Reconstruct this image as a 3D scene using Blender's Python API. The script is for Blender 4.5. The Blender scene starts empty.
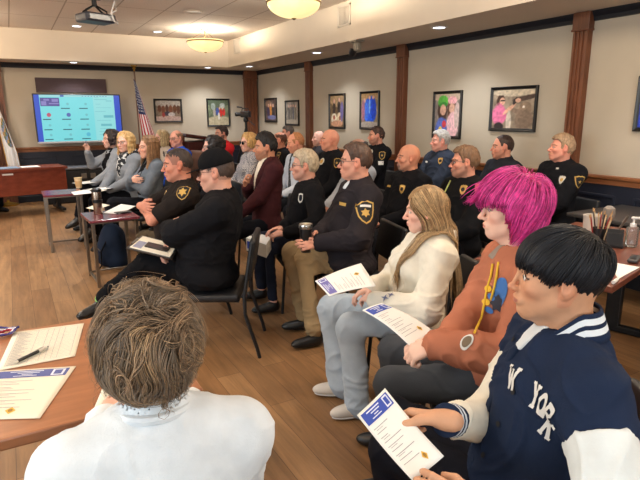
import bpy, bmesh, math, random
import numpy as np
from mathutils import Vector, Matrix
from mathutils.bvhtree import BVHTree
random.seed(7); RNG = np.random.default_rng(7)
SC = bpy.context.scene; COL = SC.collection
PI = math.pi
# ------------------------------------------------------------------ camera
CAM = np.array([0., 0., 1.55]); FPX = 537.1
_p, _t, _r = 0.514218, 0.23065, -0.0049275
FW = np.array([math.sin(_p)*math.cos(_t), math.cos(_p)*math.cos(_t), -math.sin(_t)])
_rt = np.array([math.cos(_p), -math.sin(_p), 0.]); _up = np.cross(_rt, FW)
RT = math.cos(_r)*_rt + math.sin(_r)*_up; UP = -math.sin(_r)*_rt + math.cos(_r)*_up
def ray(x, y): return (x-320)/FPX*RT + (240-y)/FPX*UP + FW
def at_depth(x, y, d): return CAM + ray(x, y)*d
def at_z(x, y, z): v = ray(x, y); return CAM + v*((z-CAM[2])/v[2])
def at_x(x, y, X): v = ray(x, y); return CAM + v*(X/v[0])
def at_y(x, y, Y): v = ray(x, y); return CAM + v*(Y/v[1])
cd = bpy.data.cameras.new('camera'); cam = bpy.data.objects.new('camera', cd); COL.objects.link(cam)
cd.sensor_fit = 'HORIZONTAL'; cd.sensor_width = 36; cd.lens = FPX/640*36; cd.clip_start = .02
M = Matrix(((RT[0], UP[0], -FW[0], CAM[0]), (RT[1], UP[1], -FW[1], CAM[1]), (RT[2], UP[2], -FW[2], CAM[2]), (0, 0, 0, 1)))
cam.matrix_world = M; SC.camera = cam
# ------------------------------------------------------------------ materials
def lin(c):
    return tuple(((v/255)/12.92 if v/255 <= .04045 else ((v/255+.055)/1.055)**2.4) for v in c[:3])
MATS = {}
def mat(name, c, rough=.6, metal=0., var=.0, scale=8., bump=0., bscale=None, spec=.5, vcol=False, emit=None, estr=0., stretch=None, sheen=0., trans=0.):
    if name in MATS: return MATS[name]
    m = bpy.data.materials.new(name); m.use_nodes = True; nt = m.node_tree; n = nt.nodes; l = nt.links
    b = n['Principled BSDF']; L = lin(c)
    b.inputs['Base Color'].default_value = (*L, 1); b.inputs['Roughness'].default_value = rough; b.inputs['Metallic'].default_value = metal
    b.inputs['Specular IOR Level'].default_value = spec
    if sheen: b.inputs['Sheen Weight'].default_value = sheen
    if trans: b.inputs['Transmission Weight'].default_value = trans
    if emit: b.inputs['Emission Color'].default_value = (*lin(emit), 1); b.inputs['Emission Strength'].default_value = estr
    src = None
    tc = n.new('ShaderNodeTexCoord'); vec = tc.outputs['Object']
    if stretch:
        mp = n.new('ShaderNodeMapping'); mp.inputs['Scale'].default_value = stretch; l.new(vec, mp.inputs[0]); vec = mp.outputs[0]
    if vcol:
        a = n.new('ShaderNodeAttribute'); a.attribute_name = 'Col'; src = a.outputs['Color']
    if var:
        t = n.new('ShaderNodeTexNoise'); t.inputs['Scale'].default_value = scale; t.inputs['Detail'].default_value = 5; l.new(vec, t.inputs['Vector'])
        mr = n.new('ShaderNodeMapRange'); mr.inputs[1].default_value = .3; mr.inputs[2].default_value = .7; mr.inputs[3].default_value = 1-var; mr.inputs[4].default_value = 1+var
        l.new(t.outputs['Fac'], mr.inputs[0])
        mx = n.new('ShaderNodeMix'); mx.data_type = 'RGBA'; mx.blend_type = 'MULTIPLY'; mx.inputs[0].default_value = 1
        if src: l.new(src, mx.inputs[6])
        else: mx.inputs[6].default_value = (*L, 1)
        l.new(mr.outputs[0], mx.inputs[7]); src = mx.outputs[2]
    if src: l.new(src, b.inputs['Base Color'])
    if bump:
        t2 = n.new('ShaderNodeTexNoise'); t2.inputs['Scale'].default_value = bscale or scale*6; t2.inputs['Detail'].default_value = 3; l.new(vec, t2.inputs['Vector'])
        bp = n.new('ShaderNodeBump'); bp.inputs['Strength'].default_value = bump; bp.inputs['Distance'].default_value = .004; l.new(t2.outputs['Fac'], bp.inputs['Height']); l.new(bp.outputs[0], b.inputs['Normal'])
    MATS[name] = m; return m
def cloth(c, rough=.9, var=.08, bump=.25):
    return mat('cloth_%d_%d_%d' % c, c, rough, var=var, scale=14, bump=bump, bscale=260, spec=.15, sheen=.0)
# ------------------------------------------------------------------ objects
def props(o, label=None, cat=None, group=None, kind=None):
    if label: o['label'] = label
    if cat: o['category'] = cat
    if group: o['group'] = group
    if kind: o['kind'] = kind
    return o
def mk(name, V, F, m=None, parent=None, cols=None, smooth=True, midx=None, label=None):
    me = bpy.data.meshes.new(name); V = np.asarray(V, dtype=np.float32).reshape(-1, 3)
    if isinstance(F, np.ndarray):
        k = F.shape[1]; nf = len(F); me.vertices.add(len(V)); me.vertices.foreach_set('co', V.ravel())
        me.loops.add(nf*k); me.loops.foreach_set('vertex_index', F.astype(np.int32).ravel())
        me.polygons.add(nf); me.polygons.foreach_set('loop_start', np.arange(0, nf*k, k, dtype=np.int32))
        me.update(calc_edges=True); me.validate()
    else:
        me.from_pydata([tuple(map(float, v)) for v in V], [], [list(map(int, f)) for f in F]); me.update()
    if cols is not None:
        a = me.color_attributes.new('Col', 'FLOAT_COLOR', 'POINT')
        c4 = np.ones((len(V), 4), np.float32); c4[:, :3] = cols; a.data.foreach_set('color', c4.ravel())
    for mm in (m if isinstance(m, (list, tuple)) else [m]):
        if mm: me.materials.append(mm)
    if midx is not None: me.polygons.foreach_set('material_index', np.asarray(midx, np.int32))
    me.polygons.foreach_set('use_smooth', np.full(len(me.polygons), smooth))
    o = bpy.data.objects.new(name, me); COL.objects.link(o)
    if parent is not None: o.parent = parent
    if label: o['label'] = label
    return o
def empty(name, loc=(0, 0, 0), rz=0., label=None, cat=None, group=None):
    o = bpy.data.objects.new(name, None); COL.objects.link(o); o.location = loc; o.rotation_euler = (0, 0, rz); o.empty_display_size = .1
    return props(o, label, cat, group)
class MB:
    """collects boxes, tubes and lathed shapes into one mesh"""
    def __init__(s): s.V = []; s.F = []; s.MI = []
    def add(s, V, F, mi=0):
        k = len(s.V); s.V += [tuple(map(float, v)) for v in V]; s.F += [[int(i)+k for i in f] for f in F]; s.MI += [mi]*len(F); return s
    def box(s, c, d, bev=0., R=None, mi=0, seg=2):
        bm = bmesh.new(); bmesh.ops.create_cube(bm, size=1.)
        for v in bm.verts: v.co = Vector((v.co.x*d[0], v.co.y*d[1], v.co.z*d[2]))
        if bev: bmesh.ops.bevel(bm, geom=list(bm.edges), offset=min(bev, .49*min(d)), segments=seg, affect='EDGES', profile=.5)
        R = R or Matrix.Identity(3); c = Vector(c)
        bm.verts.index_update()
        s.add([R @ v.co + c for v in bm.verts], [[v.index for v in f.verts] for f in bm.faces], mi); bm.free(); return s
    def tube(s, pts, r, n=8, mi=0, closed=False):
        pts = [np.array(p, float) for p in pts]; m = len(pts); rr = r if hasattr(r, '__len__') else [r]*m
        T = []
        for i in range(m):
            a = pts[(i-1) % m] if closed or i > 0 else pts[i]; b = pts[(i+1) % m] if closed or i < m-1 else pts[i]
            t = b-a; T.append(t/(np.linalg.norm(t)+1e-9))
        u = np.cross(T[0], [0, 0, 1.]);
        if np.linalg.norm(u) < .1: u = np.cross(T[0], [1., 0, 0])
        u /= np.linalg.norm(u); V = []
        for i in range(m):
            u = u - T[i]*np.dot(u, T[i]); u /= np.linalg.norm(u)+1e-9; w = np.cross(T[i], u)
            for k in range(n):
                a = 2*PI*k/n; V.append(pts[i]+rr[i]*(math.cos(a)*u+math.sin(a)*w))
        F = []
        for i in range(m if closed else m-1):
            j = (i+1) % m
            for k in range(n): F.append([i*n+k, i*n+(k+1) % n, j*n+(k+1) % n, j*n+k])
        if not closed: F.append(list(range(n))[::-1]); F.append([(m-1)*n+k for k in range(n)])
        return s.add(V, F, mi)
    def lathe(s, prof, c=(0, 0, 0), n=24, R=None, mi=0):
        V = []; F = []; R = R or Matrix.Identity(3); c = Vector(c)
        for (r, z) in prof:
            for k in range(n):
                a = 2*PI*k/n; V.append(R @ Vector((r*math.cos(a), r*math.sin(a), z)) + c)
        for i in range(len(prof)-1):
            for k in range(n): F.append([i*n+k, i*n+(k+1) % n, (i+1)*n+(k+1) % n, (i+1)*n+k])
        if prof[0][0] > 1e-6: F.append(list(range(n))[::-1])
        if prof[-1][0] > 1e-6: F.append([(len(prof)-1)*n+k for k in range(n)])
        return s.add(V, F, mi)
    def quad(s, a, b, c, d, mi=0): return s.add([a, b, c, d], [[0, 1, 2, 3]], mi)
    def build(s, name, m, parent=None, smooth=False, label=None):
        o = mk(name, s.V, s.F, m, parent, smooth=smooth, midx=s.MI, label=label)
        if smooth:
            try: o.data.set_sharp_from_angle(angle=math.radians(40))
            except Exception: pass
        return o
def copy_tree(o, parent=None):
    c = o.copy(); COL.objects.link(c); c.parent = parent
    for ch in list(o.children): copy_tree(ch, c)
    return c
# ------------------------------------------------------------------ numpy noise
def vnoise(P, seed=0):
    P = np.asarray(P, np.float64); i = np.floor(P).astype(np.int64); f = P-i; u = f*f*(3-2*f)
    def h(a, b, c):
        n = (a*73856093) ^ (b*19349663) ^ (c*83492791) ^ (seed*2654435761); n &= 0xffffffff
        n = ((n ^ (n >> 13))*1274126177) & 0xffffffff; n = ((n ^ (n >> 16))*2246822519) & 0xffffffff
        return (n & 0xffff)/65535.
    x, y, z = i[:, 0], i[:, 1], i[:, 2]; r = 0
    for dx in (0, 1):
        for dy in (0, 1):
            for dz in (0, 1):
                w = (u[:, 0] if dx else 1-u[:, 0])*(u[:, 1] if dy else 1-u[:, 1])*(u[:, 2] if dz else 1-u[:, 2])
                r = r + w*h(x+dx, y+dy, z+dz)
    return r*2-1
def vnoise3(P, seed=0): return np.stack([vnoise(P, seed), vnoise(P+17.3, seed+1), vnoise(P+41.7, seed+2)], 1)
# ------------------------------------------------------------------ smooth-union bodies
class SDF:
    def __init__(s): s.ops = []
    def cap(s, a, b, ra, rb=None, k=.012, op='+'):
        s.ops.append(('cap', np.array(a, float), np.array(b, float), ra, ra if rb is None else rb, k, op)); return s
    def chain(s, pts, rs, k=.004):
        for i in range(len(pts)-1): s.cap(pts[i], pts[i+1], rs[i], rs[i+1], k)
        return s
    def ell(s, c, r, R=None, k=.012, op='+'):
        s.ops.append(('ell', np.array(c, float), np.array(r, float), np.eye(3) if R is None else np.array(R, float), k, op)); return s
    def fn(s, f): s.ops.append(('fn', f)); return s
    def mesh(s, h, fine=()):
        lo = np.full(3, 9.); hi = -lo
        for o in s.ops:
            if o[0] == 'cap' and o[6] == '+':
                r = max(o[3], o[4]); lo = np.minimum(lo, np.minimum(o[1], o[2])-r); hi = np.maximum(hi, np.maximum(o[1], o[2])+r)
            if o[0] == 'ell' and o[5] == '+':
                e = np.sqrt(((o[3]*o[2])**2).sum(1)); lo = np.minimum(lo, o[1]-e); hi = np.maximum(hi, o[1]+e)
        lo -= 3*h; hi += 3*h; ax = []
        for d in range(3):
            x = [lo[d]]
            while x[-1] < hi[d]:
                st = h
                for (c, rad, hf) in fine:
                    if abs(x[-1]-c[d]) < rad: st = min(st, hf)
                x.append(x[-1]+st)
            ax.append(np.array(x, np.float32))
        F = np.full([len(a) for a in ax], .2, np.float32)
        for o in s.ops:
            if o[0] == 'fn': F = o[1](ax[0][:, None, None], ax[1][None, :, None], ax[2][None, None, :], F).astype(np.float32); continue
            k = o[5] if o[0] == 'cap' else o[4]; mg = max(k, .015)+2.5*h; op = o[6] if o[0] == 'cap' else o[5]
            if o[0] == 'cap': r = max(o[3], o[4]); l2 = np.minimum(o[1], o[2])-r-mg; h2 = np.maximum(o[1], o[2])+r+mg
            else: e = np.sqrt(((o[3]*o[2])**2).sum(1)); l2 = o[1]-e-mg; h2 = o[1]+e+mg
            sl = tuple(slice(max(0, np.searchsorted(ax[d], l2[d])), np.searchsorted(ax[d], h2[d])) for d in range(3))
            X = ax[0][sl[0]][:, None, None]; Y = ax[1][sl[1]][None, :, None]; Z = ax[2][sl[2]][None, None, :]
            if X.size*Y.size*Z.size == 0: continue
            if o[0] == 'cap':
                a, b = o[1], o[2]; ab = b-a; L = float(ab@ab)+1e-9
                px, py, pz = X-a[0], Y-a[1], Z-a[2]
                t = np.clip((px*ab[0]+py*ab[1]+pz*ab[2])/L, 0, 1)
                d = np.sqrt((px-t*ab[0])**2+(py-t*ab[1])**2+(pz-t*ab[2])**2)-(o[3]+t*(o[4]-o[3]))
            else:
                c, r, R = o[1], o[2], o[3]; px, py, pz = X-c[0], Y-c[1], Z-c[2]
                q = [(R[0, i]*px+R[1, i]*py+R[2, i]*pz) for i in range(3)]
                k0 = np.sqrt((q[0]/r[0])**2+(q[1]/r[1])**2+(q[2]/r[2])**2); k1 = np.sqrt((q[0]/r[0]**2)**2+(q[1]/r[1]**2)**2+(q[2]/r[2]**2)**2)+1e-9
                d = k0*(k0-1)/k1
            A = F[sl]
            if op == '+': hh = np.maximum(k-np.abs(A-d), 0)/max(k, 1e-6); F[sl] = np.minimum(A, d)-hh*hh*k*.25
            else: d = -d; hh = np.maximum(k-np.abs(A-d), 0)/max(k, 1e-6); F[sl] = np.maximum(A, d)+hh*hh*k*.25
        return nets(F, ax)
def nets(F, ax):
    neg = F < 0; g = neg.astype(np.int8)
    s = g[:-1, :-1, :-1]+g[1:, :-1, :-1]+g[:-1, 1:, :-1]+g[:-1, :-1, 1:]+g[1:, 1:, :-1]+g[1:, :-1, 1:]+g[:-1, 1:, 1:]+g[1:, 1:, 1:]
    act = (s > 0) & (s < 8); I = np.array(np.nonzero(act)); n = I.shape[1]
    acc = np.zeros((n, 3)); cnt = np.zeros(n)
    for d in range(3):
        e = [x for x in range(3) if x != d]
        for a in (0, 1):
            for b in (0, 1):
                A = I.copy(); A[e[0]] += a; A[e[1]] += b; B = A.copy(); B[d] += 1
                fa = F[A[0], A[1], A[2]]; fb = F[B[0], B[1], B[2]]; m = (fa < 0) != (fb < 0)
                t = np.where(m, fa/np.where(m, fa-fb, 1), 0)
                for x in range(3):
                    pa = ax[x][A[x]]; pb = ax[x][B[x]]; acc[:, x] += np.where(m, pa+t*(pb-pa), 0)
                cnt += m
    V = acc/cnt[:, None]; idx = -np.ones(act.shape, np.int64); idx[tuple(I)] = np.arange(n); Q = []
    for d in range(3):
        e = [(d+1) % 3, (d+2) % 3]
        sa = [slice(1, -1)]*3; sb = [slice(1, -1)]*3; sa[d] = slice(0, -1); sb[d] = slice(1, None)
        ch = neg[tuple(sa)] != neg[tuple(sb)]; P = np.array(np.nonzero(ch))
        if P.shape[1] == 0: continue
        P[e[0]] += 1; P[e[1]] += 1
        def cell(o0, o1): C = P.copy(); C[e[0]] += o0; C[e[1]] += o1; return idx[C[0], C[1], C[2]]
        q = np.stack([cell(-1, -1), cell(0, -1), cell(0, 0), cell(-1, 0)], 1)
        fl = ~neg[P[0], P[1], P[2]]; q[fl] = q[fl][:, ::-1]; Q.append(q)
    Q = np.concatenate(Q) if Q else np.zeros((0, 4), int)
    return V, Q[(Q >= 0).all(1)]
def normals(V, Q):
    fn = np.cross(V[Q[:, 2]]-V[Q[:, 0]], V[Q[:, 3]]-V[Q[:, 1]]); N = np.zeros_like(V)
    for i in range(4): np.add.at(N, Q[:, i], fn)
    return N/(np.linalg.norm(N, axis=1)[:, None]+1e-12)
def smax(a, b, k):
    h = np.maximum(k-np.abs(a-b), 0)/k; return np.maximum(a, b)+h*h*k*.25
def smooth_mesh(V, Q, it=1, lam=.5):
    for _ in range(it):
        S = np.zeros_like(V); c = np.zeros(len(V))
        for i in range(4):
            for j in (1, 3): np.add.at(S, Q[:, i], V[Q[:, (i+j) % 4]]); np.add.at(c, Q[:, i], 1)
        V = V+lam*(S/np.maximum(c, 1)[:, None]-V)
    return V
# ------------------------------------------------------------------ people
def rotz(a): c, s = math.cos(a), math.sin(a); return np.array([[c, -s, 0], [s, c, 0], [0, 0, 1.]])
def roty(a): c, s = math.cos(a), math.sin(a); return np.array([[c, 0, s], [0, 1., 0], [-s, 0, c]])
def rotx(a): c, s = math.cos(a), math.sin(a); return np.array([[1., 0, 0], [0, c, -s], [0, s, c]])
def unit(v): v = np.asarray(v, float); return v/(np.linalg.norm(v)+1e-12)
def ik(S, W, l1, l2, pole):
    S = np.array(S, float); W = np.array(W, float); d = W-S; D = np.linalg.norm(d); mx = (l1+l2)*.985
    if D > mx: W = S+d/D*mx; d = W-S; D = mx
    if D < abs(l1-l2)+.02: D = abs(l1-l2)+.02; d = unit(d)*D; W = S+d
    a = (l1*l1-l2*l2+D*D)/(2*D); hh = math.sqrt(max(l1*l1-a*a, 0)); n = unit(d); p = np.array(pole, float); p = p-n*(p@n); p = unit(p)
    return S+n*a+p*hh, W
SKIN = mat('skin', (225, 175, 150), .55, var=.06, scale=30, bump=.08, bscale=400, spec=.3, vcol=True)
HAIRM = mat('hair_strands', (90, 70, 50), .5, var=.25, scale=60, spec=.35, vcol=True)
EYEM = mat('eye', (235, 232, 228), .15, vcol=True)
RIM = mat('spectacle_rim', (30, 28, 30), .3); LENS = None
def lens_mat():
    global LENS
    if LENS: return LENS
    m = bpy.data.materials.new('lens_glass'); m.use_nodes = True; nt = m.node_tree; nt.nodes.clear()
    o = nt.nodes.new('ShaderNodeOutputMaterial'); mx = nt.nodes.new('ShaderNodeMixShader'); t = nt.nodes.new('ShaderNodeBsdfTransparent'); g = nt.nodes.new('ShaderNodeBsdfGlossy')
    g.inputs['Roughness'].default_value = .03; mx.inputs[0].default_value = .08
    nt.links.new(t.outputs[0], mx.inputs[1]); nt.links.new(g.outputs[0], mx.inputs[2]); nt.links.new(mx.outputs[0], o.inputs[0]); LENS = m; return m
PEOPLE = {}
class Person:
    def __init__(s, key, label, px, py, d=None, X=None, th=-80, hth=None, pitch=0, roll=0, lean=-6, size=.95, b=1., fem=False, skin=(224, 172, 148),
                 h=.009, hf=None, seat=.45, jaw=1., nose=1., brow=(80, 60, 45), lips=(190, 115, 105), beard=None, beardk='full', iris=(70, 55, 45), scalp=None, shw=1., neck=.165):
        s.key, s.label = key, label; s.size, s.b, s.fem, s.h = size, b, fem, h; s.hf = hf or h; s.skin = skin; s.jaw, s.nose = jaw, nose; s.shw = shw*(.9 if fem else 1)
        s.brow, s.lips, s.beard, s.beardk, s.iris, s.scalp = brow, lips, beard, beardk, iris, scalp
        Hw = at_depth(px, py, d) if d else at_x(px, py, X)
        hth = th if hth is None else hth
        s.A = math.radians(90-th); s.Rw = rotz(s.A); s.lam = math.radians(lean)
        s.hip = np.array([0, 0, seat+.085]); L = (Hw[2]-s.hip[2]-neck*size)/math.cos(s.lam); s.L = L
        s.u = np.array([math.sin(s.lam), 0, math.cos(s.lam)]); s.f = np.array([math.cos(s.lam), 0, -math.sin(s.lam)])
        s.N = s.hip+s.u*L; s.H = s.N+np.array([.035*size, 0, neck*size]); o = Hw-s.Rw@s.H; s.O = np.array([o[0], o[1], 0.])
        s.hs = size; s.Rh = rotz(math.radians(th-hth))@roty(math.radians(pitch))@rotx(math.radians(roll))
        w = .172*size*s.shw
        s.sh = {1: s.N-s.u*.065+np.array([-.012, w, 0]), -1: s.N-s.u*.065+np.array([-.012, -w, 0])}
        s.l1, s.l2 = .285*size/.95, .25*size/.95; s.arm = {}; s.leg = {}; s.handd = {}
        for g in (1, -1):
            s.set_leg(g); s.set_arm(g)
        s.parts = {}; PEOPLE[key] = s
    def loc(s, P): return s.Rw.T@(np.asarray(P, float)-s.O)
    def pz(s, x, y, z): return s.loc(at_z(x, y, z))
    def pd(s, x, y, d): return s.loc(at_depth(x, y, d))
    def hp(s, v): return s.H+s.Rh@(np.asarray(v, float)*s.hs)
    def set_leg(s, g, knee=None, ankle=None, toe=None):
        hip = s.hip+np.array([0, g*.09, -.005]); kn = np.array([.42, g*.12, .5]) if knee is None else np.asarray(knee, float)
        d = kn-hip; kn = hip+d*min(1, .46/np.linalg.norm(d)) if np.linalg.norm(d) > .46 else kn
        an = kn+np.array([-.02, 0, .09-kn[2]]) if ankle is None else np.asarray(ankle, float)
        tv = np.array([.16, g*.02, 0]) if toe is None else np.asarray(toe, float)
        s.leg[g] = (hip, kn, an, tv)
    def set_arm(s, g, wrist=None, pole=None, fd=None, pn=None, curl=.45, thumb=.3):
        W = np.array([.27, g*.09, .63]) if wrist is None else np.asarray(wrist, float)
        E, W = ik(s.sh[g], W, s.l1, s.l2, (-.5, g*.8, -.6) if pole is None else pole)
        s.arm[g] = (s.sh[g], E, W); f = unit(W-E) if fd is None else unit(fd)
        s.handd[g] = (f, np.array([0, 0, -1.]) if pn is None else unit(pn), curl, thumb)
    # -- shapes
    def torso_ops(s, S, t=0., low=True, neckw=.05):
        b, L, fem = s.b, s.L, s.fem; R = np.stack([s.f, [0, 1, 0], s.u], 1); k = s.size/.95
        at = lambda a, x, y=0.: s.hip+s.u*(L*a)+s.f*x+np.array([0, y, 0])
        w = .9 if fem else 1.
        if low: S.ell(at(0, .0), (.125*b*k+t, .17*b*k+t, .10+t), R, .05)
        S.ell(at(.3, .012+.08*(b-1)), (.112*b*k+t, .15*b*w*k+t, .36*L+t), R, .05)
        S.ell(at(.66, .0), (.108*k*(b*.5+.5)+t, .158*k*w*s.shw+t, .36*L+t), R, .05)
        if fem:
            for g in (1, -1): S.ell(at(.62, .07, g*.068), (.062+t, .066+t, .062+t), R, .04)
        for g in (1, -1):
            S.cap(s.N+np.array([-.012, 0, -.045]), s.sh[g], .062*k+t, .056*k+t, .05)
            S.cap(s.N+np.array([-.015, g*.02, .0]), s.sh[g]+np.array([0, -g*.03, 0]), neckw*k+t*.6, .045*k+t, .04)
    def arm_ops(s, S, t=0., end=1., puff=0., only=(1, -1), start=0., taper=0.):
        m = .85 if s.fem else 1.+.55*(s.b-1)
        for g in only:
            A, E, W = s.arm[g]; e2 = E+(W-E)*end if end <= 1 else W
            if start < 1: S.cap(A+(E-A)*start, E, .050*m+t, .041*m+t+puff, .03)
            if end > 0: S.cap(E, e2, .041*m+t+puff, (.041-.013*end)*m+t+puff*.6-taper, .02)
    def hand_ops(s, S, g):
        f, pn, curl, th = s.handd[g]; W = s.arm[g][2]; z = -(pn-f*(pn@f)); z = unit(z); y = np.cross(z, f)*g*-1  # thumb side
        k = s.size*(.93 if s.fem else 1.03); T = lambda a, bb, c: W+(f*a+y*bb+z*c)*k
        def bend(base, dx, lens, radii, c0):
            p = base; pts = [p]; a = c0*.5
            for Ln in lens:
                p = p+(f*math.cos(a)*Ln+y*dx*Ln-z*math.sin(a)*Ln)*k; pts.append(p); a += c0*1.15
            S.chain(pts, radii, .003)
        S.cap(W-f*.02, T(.02, 0, 0), .026*k, .024*k, .015)
        for yy, ln, r in ((.027, .088, .0115), (.009, .092, .012), (-.009, .087, .0115), (-.026, .078, .0105)): S.cap(T(.012, yy*.55, 0), T(ln, yy, .002), .015*k, r*k, .012)
        for i, (yy, x0, ls) in enumerate(((.028, .09, (.04, .025, .021)), (.009, .094, (.045, .028, .022)), (-.0095, .089, (.041, .026, .021)), (-.027, .08, (.032, .02, .019)))):
            bend(T(x0, yy, .001), (.06, .01, -.03, -.1)[i], ls, [.0092*k, .0085*k, .008*k, .0066*k], curl*(1+.12*i))
        t0 = T(.018, .02, -.006); t1 = T(.05, .04+.012*th, -.016); t2 = T(.08, .046+.02*th, -.024-.01*curl); t3 = T(.104, .043+.02*th, -.03-.018*curl)
        S.chain([t0, t1, t2, t3], [.014*k, .0115*k, .0095*k, .0075*k], .008)
    def head_ops(s, S):
        hs, R = s.hs, s.Rh; P = s.hp; j = s.jaw; E = lambda c, r, k=.015, op='+', Rx=None: S.ell(P(c), np.array(r)*hs, R if Rx is None else R@Rx, k*hs, op)
        C = lambda a, b, ra, rb, k=.012, op='+': S.cap(P(a), P(b), ra*hs, rb*hs, k*hs, op)
        E((-.014, 0, .03), (.097, .076, .086)); E((-.035, 0, .0), (.075, .07, .07), .03)
        E((.028, 0, -.03), (.06, .061*j, .078), .03); E((.04, 0, -.065), (.046, .047*j, .05), .02)
        for g in (1, -1):
            C((.0, g*.055*j, -.055), (.06, g*.014, -.102), .016, .015, .03)
            C((.072, g*.04, .017), (.087, g*.012, .014), .011, .009, .015)
            E((.058, g*.043, -.03), (.026, .022, .02), .02)
        C((.068, 0, -.106), (.074, 0, -.101), .017, .0155, .02)
        for g in (1, -1): E((.094, g*.032, -.005), (.014, .018, .011), .01, '-')
        for g in (1, -1): E((.072, g*.032, -.004), (.0155, .0165, .0135), .004)
        n = s.nose
        C((.084, 0, .01), (.102+.007*n, 0, -.036), .0075, .0105*n, .008); E((.103+.008*n, 0, -.039), (.0115, .0115*n, .0095), .006)
        for g in (1, -1): E((.095, g*.0125*n, -.043), (.0115, .0075, .008), .006)
        E((.087, 0, -.071), (.013, .026, .016), .012)
        E((.0955, 0, -.066), (.008, .021, .0055), .004); E((.094, 0, -.0765), (.008, .018, .0062), .004); E((.103, 0, -.0712), (.006, .022, .0013), .002, '-')
        for g in (1, -1):
            Rx = rotz(g*.35)@roty(-.2)
            E((-.012, g*.080, -.010), (.0205, .0085, .033), .008, '+', Rx); E((-.005, g*.0885, -.006), (.011, .006, .019), .004, '-', Rx)
            E((-.004, g*.077, -.038), (.008, .006, .009), .005, '+')
        nk = .050 if s.fem else .06
        S.cap(s.N+np.array([-.02, 0, -.05]), P((-.025, 0, -.05)), nk*s.size*1.05, nk*s.size, .03)
        if not s.fem: S.ell(P((.03, 0, -.125)), np.array((.012, .012, .016))*hs, R, .03)
    def seat_cut(s, S):
        zc = s.hip[2]-.083
        S.fn(lambda X, Y, Z, F: smax(F, np.minimum(zc-Z, np.minimum(.27-X, .3-np.abs(Y)))+0*F, .012))
    def body(s):
        S = SDF(); s.torso_ops(S, -.016, neckw=.042); s.arm_ops(S, -.006)
        for g in (1, -1):
            hip, kn, an, tv = s.leg[g]; S.cap(hip, kn, .07, .05, .03); S.cap(kn, an, .046, .032, .02); S.cap(an+np.array([0, 0, -.03]), an+unit(tv)*.12+np.array([0, 0, -.055]), .03, .02, .02)
        s.seat_cut(S)
        for g in (1, -1): s.hand_ops(S, g)
        s.head_ops(S); near = s.hf < .006
        if near:
            for g in (1, -1): S.ell(s.hp((.09, g*.032, -.005)), np.array((.014, .0125, .0042))*s.hs, s.Rh, .0015, '-')
        V, Q = S.mesh(s.h, [(s.H, .135*s.hs, s.hf)]); 
        q = (V-s.H)@s.Rh/s.hs; x, y, z = q.T; ay = np.abs(y)
        c = np.tile(np.array(lin(s.skin)), (len(V), 1)); hd = (np.abs(q) < .15).all(1)
        def blend(m, colr, a=1.):
            m = np.clip(m, 0, 1)*a*hd; nonlocal c; c = c*(1-m[:, None])+np.array(lin(colr))*m[:, None]
        red = tuple(np.clip(np.array(s.skin)*np.array([1., .82, .8]), 0, 255))
        blend(np.exp(-((x-.07)**2+(ay-.045)**2+(z+.04)**2)/.0006), red, .5); blend(np.exp(-((x-.108)**2+y**2+(z+.04)**2)/.0003), red, .5); blend((ay > .07)*(x < .01)*(z < .025)*1., red, .4)
        if s.scalp: blend(((z > np.interp(x, [-.12, -.03, .0, .035, .05, .07, .12], [-.06, -.05, .0, .0, .04, .072, .08])))*(ay < .079)*1., s.scalp, .55)
        if s.beard:
            up = np.interp(x, [-.03, .0, .03, .05, .075, .09, .12], [-.02, -.02, -.03, -.055, -.058, -.056, -.054])
            m = (z < up)*(z > -.13)*(x > -.02)*1.
            if s.beardk == 'goatee': m *= (ay < .028)*(x > .04)
            if s.beardk == 'stache': m *= (z > -.066)*(ay < .03)*(x > .06)
            blend(m, s.beard, .8 if s.beardk != 'stubble' else .45)
        lm = 1-((x-.097)/.013)**2-(y/.024)**2-((z+.0715)/.0095)**2
        if s.beardk != 'stache' or not s.beard: blend(lm*4, s.lips, .8)
        else: blend((lm*4)*(z < -.07), s.lips, .8)
        zb = .0165+.006*np.clip((ay-.015)/.02, 0, 1)-.008*np.clip((ay-.04)/.014, 0, 1)
        blend((np.abs(z-zb) < .0052)*(ay > .011)*(ay < .055)*(x > .045)*1., s.brow, .85)
        if not near:
            e = 1-((ay-.032)/.0135)**2-((z+.005)/.006)**2; blend((e > 0)*(x > .06)*1., (215, 205, 198), .9)
            e = 1-((ay-.032)/.006)**2-((z+.005)/.0065)**2; blend((e > 0)*(x > .06)*1., (45, 32, 28)); blend((np.abs(z-.002) < .0028)*(np.abs(ay-.032) < .015)*(x > .06)*1., (70, 45, 38), .8)
        else:
            e = ((ay-.032)/.017)**2+((z+.005)/.008)**2; blend((e < 1)*(x > .06)*1., (95, 60, 50), .6); blend((np.abs(z-.0005+.35*(ay-.032)**2/.017) < .0022)*(np.abs(ay-.032) < .0175)*(x > .055)*1., (30, 20, 18), .9)
        o = mk('person', V, Q, SKIN, cols=c); o.location = s.O; o.rotation_euler = (0, 0, s.A); props(o, s.label, 'person'); s.o = o
        if near:
            for g in (1, -1):
                mb = MB(); mb.lathe([(.0128*math.sin(a), -.0128*math.cos(a)) for a in np.linspace(0, PI, 17)], n=24); Ve = np.array(mb.V)
                ang = np.degrees(np.arccos(np.clip(Ve[:, 2]/.0128, -1, 1))); ce = np.tile(np.array(lin((228, 222, 216))), (len(Ve), 1)); ce[ang < 27] = lin(s.iris); ce[ang < 13] = lin((8, 8, 8))
                Rz = np.stack([[0, 0, -1.], [0, 1, 0], [1, 0, 0]], 1).T; W = (Ve@np.array([[0, 0, -1.], [0, 1., 0], [1., 0, 0]]))
                e = mk('eye', W*s.hs@s.Rh.T+s.hp((.0745, g*.032, -.005)), mb.F, EYEM, o, cols=ce)
        return o
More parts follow.
